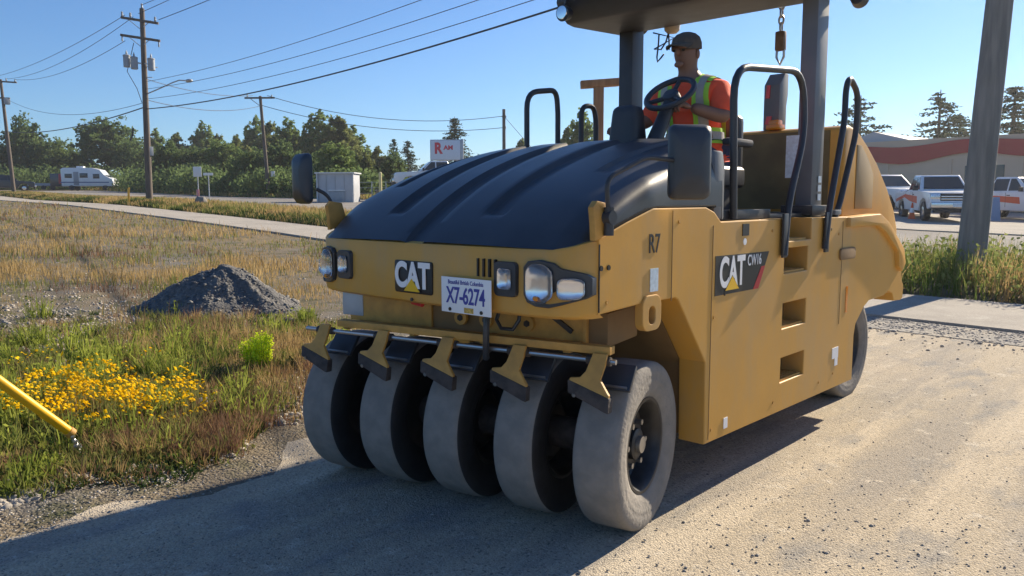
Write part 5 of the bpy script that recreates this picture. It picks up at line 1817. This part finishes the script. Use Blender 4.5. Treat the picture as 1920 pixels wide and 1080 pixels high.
PROTO = []
for sd_, rx, rz, z0, pt, m_, gp_ in ((1, 4.0, 4.6, .8, .2, M_leafA, 0), (2, 3.6, 4.7, .6, .3, M_leafB, .02), (3, 3.2, 4.6, .8, .4, M_leafC, .02), (4, 4.4, 4.5, .6, .1, M_leafB, 0), (5, 2.7, 4.8, .4, .5, M_leafA, .04), (6, 2.4, 4.8, .4, .55, M_leafC, .05), (7, 3.6, 4.3, 1.4, .0, M_leafB, .16)):
    C_, cs = broad_crown(sd_, rx, rz, z0, 16, 8000, pt, gp_)
    PROTO.append(make_tree('broadleaf_tree', C_, cs, 10.0, .2, m_, .40))
CON = [make_conifer('conifer_tree', 21, 10, 2.6, M_leafP, 1.0), make_conifer('conifer_tree', 22, 10, 3.0, M_leafP, .62, .3), make_conifer('conifer_tree', 23, 10, 2.4, M_leafP, .9)]
used = {}
def plant_tree(src, px, d, top_y, wfac, label, group, rz):
    """height follows from how far the top stands above the eye level at that distance"""
    b = at(px, d)
    Ht = CAM_POS.z+(374-top_y)/1461.4*d-b.z
    key = src.name
    o = src if key not in used else copy_tree(src)
    used[key] = 1
    o.location = b
    o.rotation_euler = (0, 0, rz)
    k_ = Ht/10.0
    o.scale = (k_*wfac*1.25, k_*wfac*1.25, k_)
    tag(o, label, 'tree', group)
    return o
def dtree(px, v):
    q = (px-960)/1461.4
    gx_, gy_ = math.sin(YAW)+q*math.cos(YAW), math.cos(YAW)-q*math.sin(YAW)
    return min(128.0, (v+2.39)/max(.05, .11*gx_+.994*gy_))
G_t = 'trees across the road'
ordn = ['first', 'second', 'third', 'fourth', 'fifth', 'sixth', 'seventh', 'eighth', 'ninth', 'tenth', 'eleventh', 'twelfth', 'thirteenth', 'fourteenth', 'fifteenth', 'sixteenth', 'seventeenth', 'eighteenth', 'nineteenth', 'twentieth', 'twenty first', 'twenty second', 'twenty third', 'twenty fourth']
front = [(-5, 262, 1.0, 3), (62, 222, .75, 1), (102, 256, .9, 3), (160, 285, .9, 1), (210, 220, .95, 6), (262, 258, .8, 3), (322, 268, .9, 1), (372, 272, .9, 3), (425, 262, .95, 0), (478, 276, .9, 3), (535, 270, .95, 1), (578, 282, .8, 3), (632, 268, .9, 0), (690, 288, .8, 2), (742, 290, .8, 1)]
for i, (px, ty, wf, k_) in enumerate(front):
    plant_tree(PROTO[k_], px, dtree(px, 29+2.5*((i*7) % 3)), ty-6, wf, ordn[i]+' tree from the left in the front row across the road', G_t, i*1.7)
back = [(30, 285, .9, 0), (130, 262, .8, 1), (300, 244, .75, 4), (345, 246, .8, 5), (388, 232, .7, 4), (415, 248, .8, 5), (455, 250, .75, 5), (486, 222, .7, 4), (515, 224, .75, 5), (548, 226, .75, 4), (575, 250, .8, 2), (612, 212, .85, 4), (640, 214, .9, 5), (664, 240, .9, 4), (715, 272, .8, 5), (812, 300, .9, 2), (1065, 234, .6, 5), (1090, 212, .6, 4), (1155, 238, .7, 5), (980, 258, .6, 5)]
for i, (px, ty, wf, k_) in enumerate(back):
    plant_tree(PROTO[k_], px, min(140, dtree(px, 40+3*((i*5) % 3))+6), ty, wf*1.3, ordn[i]+' tree from the left in the taller back row', G_t, i*2.3+.4)
plant_tree(CON[0], 855, 78, 222, 1.15, 'pointed dark spruce rising behind the white business sign', G_t, 0)
plant_tree(CON[2], 742, 80, 262, 1.0, 'left of the two small firs before the business sign', G_t, 1)
plant_tree(CON[0], 768, 82, 264, 1.1, 'right of the two small firs before the business sign', G_t, 2)
G_r = 'conifers behind the shop building'
plant_tree(CON[1], 1602, 70, 186, 1.4, 'sparse pine behind the handrail loop', G_r, .4)
plant_tree(CON[1], 1748, 74, 176, 1.35, 'tall sparse pine above the roof left of the leaning pole', G_r, 2.2)
plant_tree(CON[2], 1786, 78, 222, 1.7, 'short fir right of the tall sparse pine', G_r, 3.0)
plant_tree(CON[2], 1885, 70, 170, 1.7, 'dense fir above the roof right of the leaning pole', G_r, 1.1)
plant_tree(CON[0], 1838, 80, 232, 1.2, 'low fir right behind the leaning pole', G_r, 2.0)
plant_tree(CON[1], 1935, 74, 200, 1.1, 'fir at the right edge above the roof', G_r, .9)

# undergrowth below the tree line: one green mass
C_ = []
for i in range(420):
    px = RNG.uniform(-200, 700); d_ = dtree(px, 26.5+RNG.uniform(0, 3.5))
    if px < 240: d_ = RNG.uniform(112, 124)
    b = at(px, d_)
    r_ = RNG.uniform(.9, 2.6)*min(1.3, d_/75)
    k_ = 260
    u = RNG.normal(0, 1, (k_, 3)); u /= np.linalg.norm(u, axis=1, keepdims=True)
    u[:, 2] = np.abs(u[:, 2])
    C_.append(u*r_*(.6+.5*RNG.uniform(0, 1, (k_, 1)))*np.array([1.3, 1.0, 1.1])+np.array(b))
tag(link('undergrowth', leaves_mesh('undergrowth', np.concatenate(C_), .34, M_leafB, .3)), 'dark green undergrowth below the trees across the road', 'bushes', kind='stuff')
# rough grass beyond the road
px = RNG.uniform(-200, 900, 16000)
v_ = RNG.uniform(24.8, 29, 16000)
q = (px-960)/1461.4
gx_, gy_ = math.sin(YAW)+q*math.cos(YAW), math.cos(YAW)-q*math.sin(YAW)
d_ = np.minimum((v_+2.39)/np.maximum(.05, .11*gx_+.994*gy_), 125)
X, Y = CAM_POS.x+d_*gx_, CAM_POS.y+d_*gy_
k = RNG.uniform(0, 1, len(X)) < .5
blades('far_straw', X[k], Y[k], RNG.uniform(.15, .5, k.sum()), np.clip(d_[k]*.0012, .03, .12), M_straw, label='dry grass along the far side of the road')
blades('far_green', X[~k], Y[~k], RNG.uniform(.15, .5, (~k).sum()), np.clip(d_[~k]*.0012, .03, .12), M_strawg, label='green grass along the far side of the road')
# ------------------------------------------------------------------ vehicles
M_vwhite = mat('vehicle_white', (.72, .74, .76), .3, 0, var=.02, scale=2, coat=.4)
M_vglass = mat('vehicle_glass', (.035, .045, .05), .06)
M_vblack = mat('vehicle_black', (.02, .02, .022), .6)
M_chrome = mat('chrome', (.6, .6, .62), .18, 1.0)
M_vred = mat('graphic_red', (.65, .09, .03), .4)
M_vdark = mat('vehicle_dark', (.03, .035, .045), .3, coat=.4)

def make_pickup():
    """front towards +x, origin on the ground below its middle"""
    e = empty('pickup_truck')
    # lower body: side profile extruded, then pinched
    body = [(2.85, .55), (2.92, .75), (2.88, 1.05), (2.75, 1.16), (1.35, 1.24), (1.2, 1.26), (-.75, 1.26), (-.78, 1.22), (-2.78, 1.24), (-2.82, .62), (-2.4, .5), (-2.32, .62), (-2.12, .86), (-1.72, .95), (-1.34, .86), (-1.14, .6), (-1.1, .45), (1.2, .42), (1.26, .6), (1.45, .86), (1.83, .95), (2.2, .86), (2.42, .58), (2.5, .5)]
    MB().prism(body, -.98, .98, 'y').build('body', M_vwhite, e, .045, 3)
    cab = MB()
    vs_ = []
    for x, z, w in ((1.25, 1.24, .93), (.52, 1.90, .74), (-.55, 1.93, .74), (-.82, 1.24, .93)):
        vs_ += [(x, -w, z), (x, w, z)]
    cab._add(vs_, [(0, 1, 3, 2), (2, 3, 5, 4), (4, 5, 7, 6), (0, 2, 4, 6), (1, 7, 5, 3), (0, 6, 7, 1)])
    cab = cab.build('cab', M_vwhite, e, .05, 3)
    def gl(name, q, off):
        c = sum((Vector(v) for v in q), Vector())/4
        n = (Vector(q[1])-Vector(q[0])).cross(Vector(q[2])-Vector(q[0])).normalized()
        if n.dot(c-Vector((.1, 0, 1.5))) < 0: n = -n
        v0 = [Vector(v)+n*off for v in q]; v1 = [Vector(v)-n*.02 for v in q]
        mb = MB(); mb._add(v0+v1, [(0, 1, 2, 3), (7, 6, 5, 4), (0, 1, 5, 4), (1, 2, 6, 5), (2, 3, 7, 6), (3, 0, 4, 7)])
        mb.build(name, M_vglass, cab)
    gl('windscreen', [(1.17, -.80, 1.31), (1.17, .80, 1.31), (.60, .66, 1.83), (.60, -.66, 1.83)], .012)
    gl('rear_window', [(-.79, -.75, 1.32), (-.79, .75, 1.32), (-.60, .64, 1.82), (-.60, -.64, 1.82)], .012)
    for s in (-1, 1):
        gl('side_window', [(1.02, s*.905, 1.30), (.26, s*.905, 1.30), (.26, s*.765, 1.83), (.50, s*.765, 1.83)], .014)
        gl('side_window', [(.18, s*.905, 1.30), (-.66, s*.905, 1.30), (-.52, s*.765, 1.83), (.18, s*.765, 1.83)], .014)
        MB().box((1.05, s*1.09, 1.36), (.10, .2, .2)).build('wing_mirror', M_vblack, e, .02)
        MB().prism([(-2.6, .92), (-1.0, 1.12), (.9, 1.02), (.95, .72), (-.2, .82), (-1.1, .98), (-2.6, .78)], s*.975, s*.988, 'y').build('side_graphic', M_vred, e)
        MB().box((.20, s*.983, .9), (.012, .012, .64)).build('door_seam', M_vblack, e)
        MB().box((.34, s*.99, 1.10), (.16, .03, .035)).build('door_handle', M_vblack, e, .005)
        hl = MB().box((2.83, s*.78, .98), (.14, .36, .22)).build('headlight', M_chrome, e, .02)
        MB().box((2.905, s*.78, .98), (.02, .28, .15)).build('lens', M_glass, hl)
        MB().box((2.90, s*.80, .62), (.05, .22, .12)).build('fog_light', M_vblack, e, .01)
        MB().box((-2.80, s*.90, 1.0), (.06, .12, .36)).build('tail_light', M_vred, e, .01)
    gr = MB().box((2.875, 0, .97), (.08, 1.22, .30)).build('grille', M_vblack, e, .02)
    for z in (.90, 1.0):
        MB().box((2.925, 0, z), (.03, 1.18, .045)).build('grille_bar', M_chrome, gr, .006)
    MB().box((2.93, 0, .66), (.22, 1.9, .22)).build('bumper', M_chrome, e, .04, 3)
    MB().box((3.045, 0, .66), (.015, .36, .14)).build('number_plate', M_lblue, e)
    MB().box((2.86, 0, .44), (.16, 1.7, .18)).build('air_dam', M_vblack, e, .02)
    MB().box((-2.86, 0, .58), (.16, 1.8, .18)).build('rear_bumper', M_chrome, e, .02)
    MB().box((-1.78, 0, 1.20), (1.9, 1.7, .09)).build('bed_floor', M_vblack, e)
    for x in (1.83, -1.72):
        for s in (-1, 1):
            w = MB().lathe([(-.12, .22), (-.13, .30), (-.12, .38), (-.08, .405), (.08, .405), (.12, .38), (.13, .30), (.12, .22)], 28, 'y', Matrix.Translation((x, s*.86, .405)), True).build('wheel', M_vblack, e)
            MB().lathe([(-.02, .0), (-.02, .23), (.02, .23), (.04, .12), (.03, .0)], 20, 'y', Matrix.Translation((x, s*(.945), .405)) @ Matrix.Rotation(0 if s > 0 else math.pi, 4, 'Z')).build('rim', M_chrome, w)
    return e
G_v = 'white hire pickups in the car park'
t1 = make_pickup()
p = at(1750, 34.0)
t1.location = p
t1.rotation_euler = (0, 0, math.atan2(-fw.y, -fw.x)-R(28.4)+R(15))
tag(t1, 'white pickup with its grille facing us left of the leaning pole', 'pickup', G_v)
t2 = copy_tree(t1)
t2.location = at(1905, 35.5)
t2.rotation_euler = (0, 0, math.atan2(-fw.y, -fw.x)-R(33)+R(48))
tag(t2, 'white pickup seen from the side at the right edge', 'pickup', G_v)
t3 = copy_tree(t1)
t3.location = at(1648, 40)
t3.rotation_euler = (0, 0, math.atan2(-fw.y, -fw.x)-R(26)+R(35))
tag(t3, 'white pickup mostly hidden behind the rear of the roller', 'pickup', G_v)
t4 = copy_tree(t1)
t4.location = at(822, 51.5); t4.location.z = at(815, 50).z+.70
t4.rotation_euler = (0, 0, math.atan2(rt.y, rt.x)+math.pi+R(14))
tag(t4, 'white pickup parked left of the sign beyond the hood', 'pickup')
if 'group' in t4: del t4['group']

# traffic cone
cn = empty('traffic_cone', at(1707, 33.8))
tag(cn, 'orange traffic cone with a pale collar before the pickup', 'traffic cone')
M_orange = mat('cone_orange', (.75, .12, .03), .6)
MB().box((0, 0, .02), (.36, .36, .04)).build('base', M_orange, cn, .01)
MB().lathe([(.04, .14), (.30, .095)], 20, 'z').build('lower_cone', M_orange, cn)
MB().lathe([(.30, .095), (.50, .06)], 20, 'z').build('collar', M_white, cn)
MB().lathe([(.50, .06), (.72, .025), (.73, 0)], 20, 'z').build('tip', M_orange, cn)
# blue A-frame board
ab = empty('a_frame_board', at(1857, 33.5), math.atan2(rt.y, rt.x))
tag(ab, 'plain blue A-frame board beside the pickup right of the pole', 'board')
M_abl = mat('board_blue', (.16, .26, .42), .6)
for s in (-1, 1):
    MB().box((0, s*.16, .5), (.55, .03, 1.05), Matrix.Rotation(R(s*9), 4, 'X')).build('board', M_abl, ab, .006)

# motorhome with its trailer on the left
def at2(px, d, dz=0): return at(px, d, dz)
mh = empty('motorhome', at(176, 105), math.atan2(rt.y, rt.x)+R(8))
tag(mh, 'white motorhome parked under the trees at left', 'motorhome')
prof = [(-3.1, .55), (-3.15, 2.75), (-2.9, 2.95), (.7, 2.95), (1.7, 2.7), (2.2, 2.05), (3.2, 1.45), (3.35, 1.0), (3.3, .55)]
MB().prism(prof, -1.1, 1.1, 'y').build('body', M_vwhite, mh, .08, 3)
for x, z, w, h in ((-2.2, 1.9, .9, .55), (-.3, 1.95, 1.0, .6), (1.25, 1.85, .8, .6)):
    MB().box((x, -1.11, z), (w, .03, h)).build('window', M_vglass, mh, .01)
MB().box((-1.25, -1.11, 1.55), (.65, .03, 1.75)).build('door', mat('panel_grey', (.3, .32, .35), .5), mh, .01)
MB().box((-.2, -1.115, 1.05), (6.0, .02, .14)).build('side_stripe', mat('stripe_blue', (.12, .18, .3), .5), mh)
MB().box((-1.0, 0, 3.05), (.9, .7, .28)).build('roof_unit', M_vwhite, mh, .04)
MB().prism([(2.28, 2.02), (3.0, 1.56), (2.95, 1.50), (2.1, 1.98)], -.98, .98, 'y').build('windscreen', M_vglass, mh)
for x in (-1.9, 2.3):
    for s in (-1, 1):
        MB().lathe([(-.12, .0), (-.12, .3), (-.09, .38), (.09, .38), (.12, .3), (.12, 0)], 20, 'y', Matrix.Translation((x, s*.98, .38))).build('wheel', M_vblack, mh)
tr = empty('cargo_trailer', at(119, 106), math.atan2(rt.y, rt.x)+R(8))
tag(tr, 'small trailer with a red end panel behind the motorhome', 'trailer')
MB().box((0, 0, 1.35), (1.5, 1.8, 1.7)).build('body', M_vdark, tr, .03)
MB().box((.55, -.92, 1.5), (.42, .04, 1.3)).box((.77, 0, 1.4), (.04, 1.7, 1.5)).build('red_panel', mat('trailer_red', (.5, .03, .04), .5), tr, .008)
MB().box((-2.2, 0, .75), (2.8, 1.8, .35)).build('deck', mat('deck_grey', (.3, .32, .36), .6), tr, .02)
for x in (-1.6, -.4):
    MB().lathe([(-.1, 0), (-.1, .3), (.1, .3), (.1, 0)], 18, 'y', Matrix.Translation((x, -.92, .33))).build('wheel', M_vblack, tr)
dk = copy_tree(t1)
for c in dk.children_recursive:
    if c.name.split('.')[0] in ('body', 'cab'):
        c.data = c.data.copy(); c.data.materials.clear(); c.data.materials.append(M_vdark)
for c in list(dk.children):
    if c.name.startswith('side_graphic'): bpy.data.objects.remove(c)
dk.location = at(20, 92)
dk.rotation_euler = (0, 0, math.atan2(rt.y, rt.x)+R(30))
tag(dk, 'dark pickup parked at the far left edge below the trees', 'pickup')
if 'group' in dk: del dk['group']
dk.name = 'pickup_truck'

# ------------------------------------------------------------------ thin back-lit haze in the air
hm = bpy.data.materials.new('haze')
hm.use_nodes = True
t = hm.node_tree
t.nodes.clear()
ho = t.nodes.new('ShaderNodeOutputMaterial')
pv = t.nodes.new('ShaderNodeVolumePrincipled')
pv.inputs['Color'].default_value = (.93, .95, 1.0, 1)
pv.inputs['Density'].default_value = .00045
pv.inputs['Anisotropy'].default_value = .45
t.links.new(pv.outputs[0], ho.inputs['Volume'])
hz = MB().box((0, 100, 17.0), (1500, 1500, 40)).build('haze', hm, None, smooth=0)
tag(hz, 'thin pale haze filling the air over the whole place', 'haze', kind='stuff')
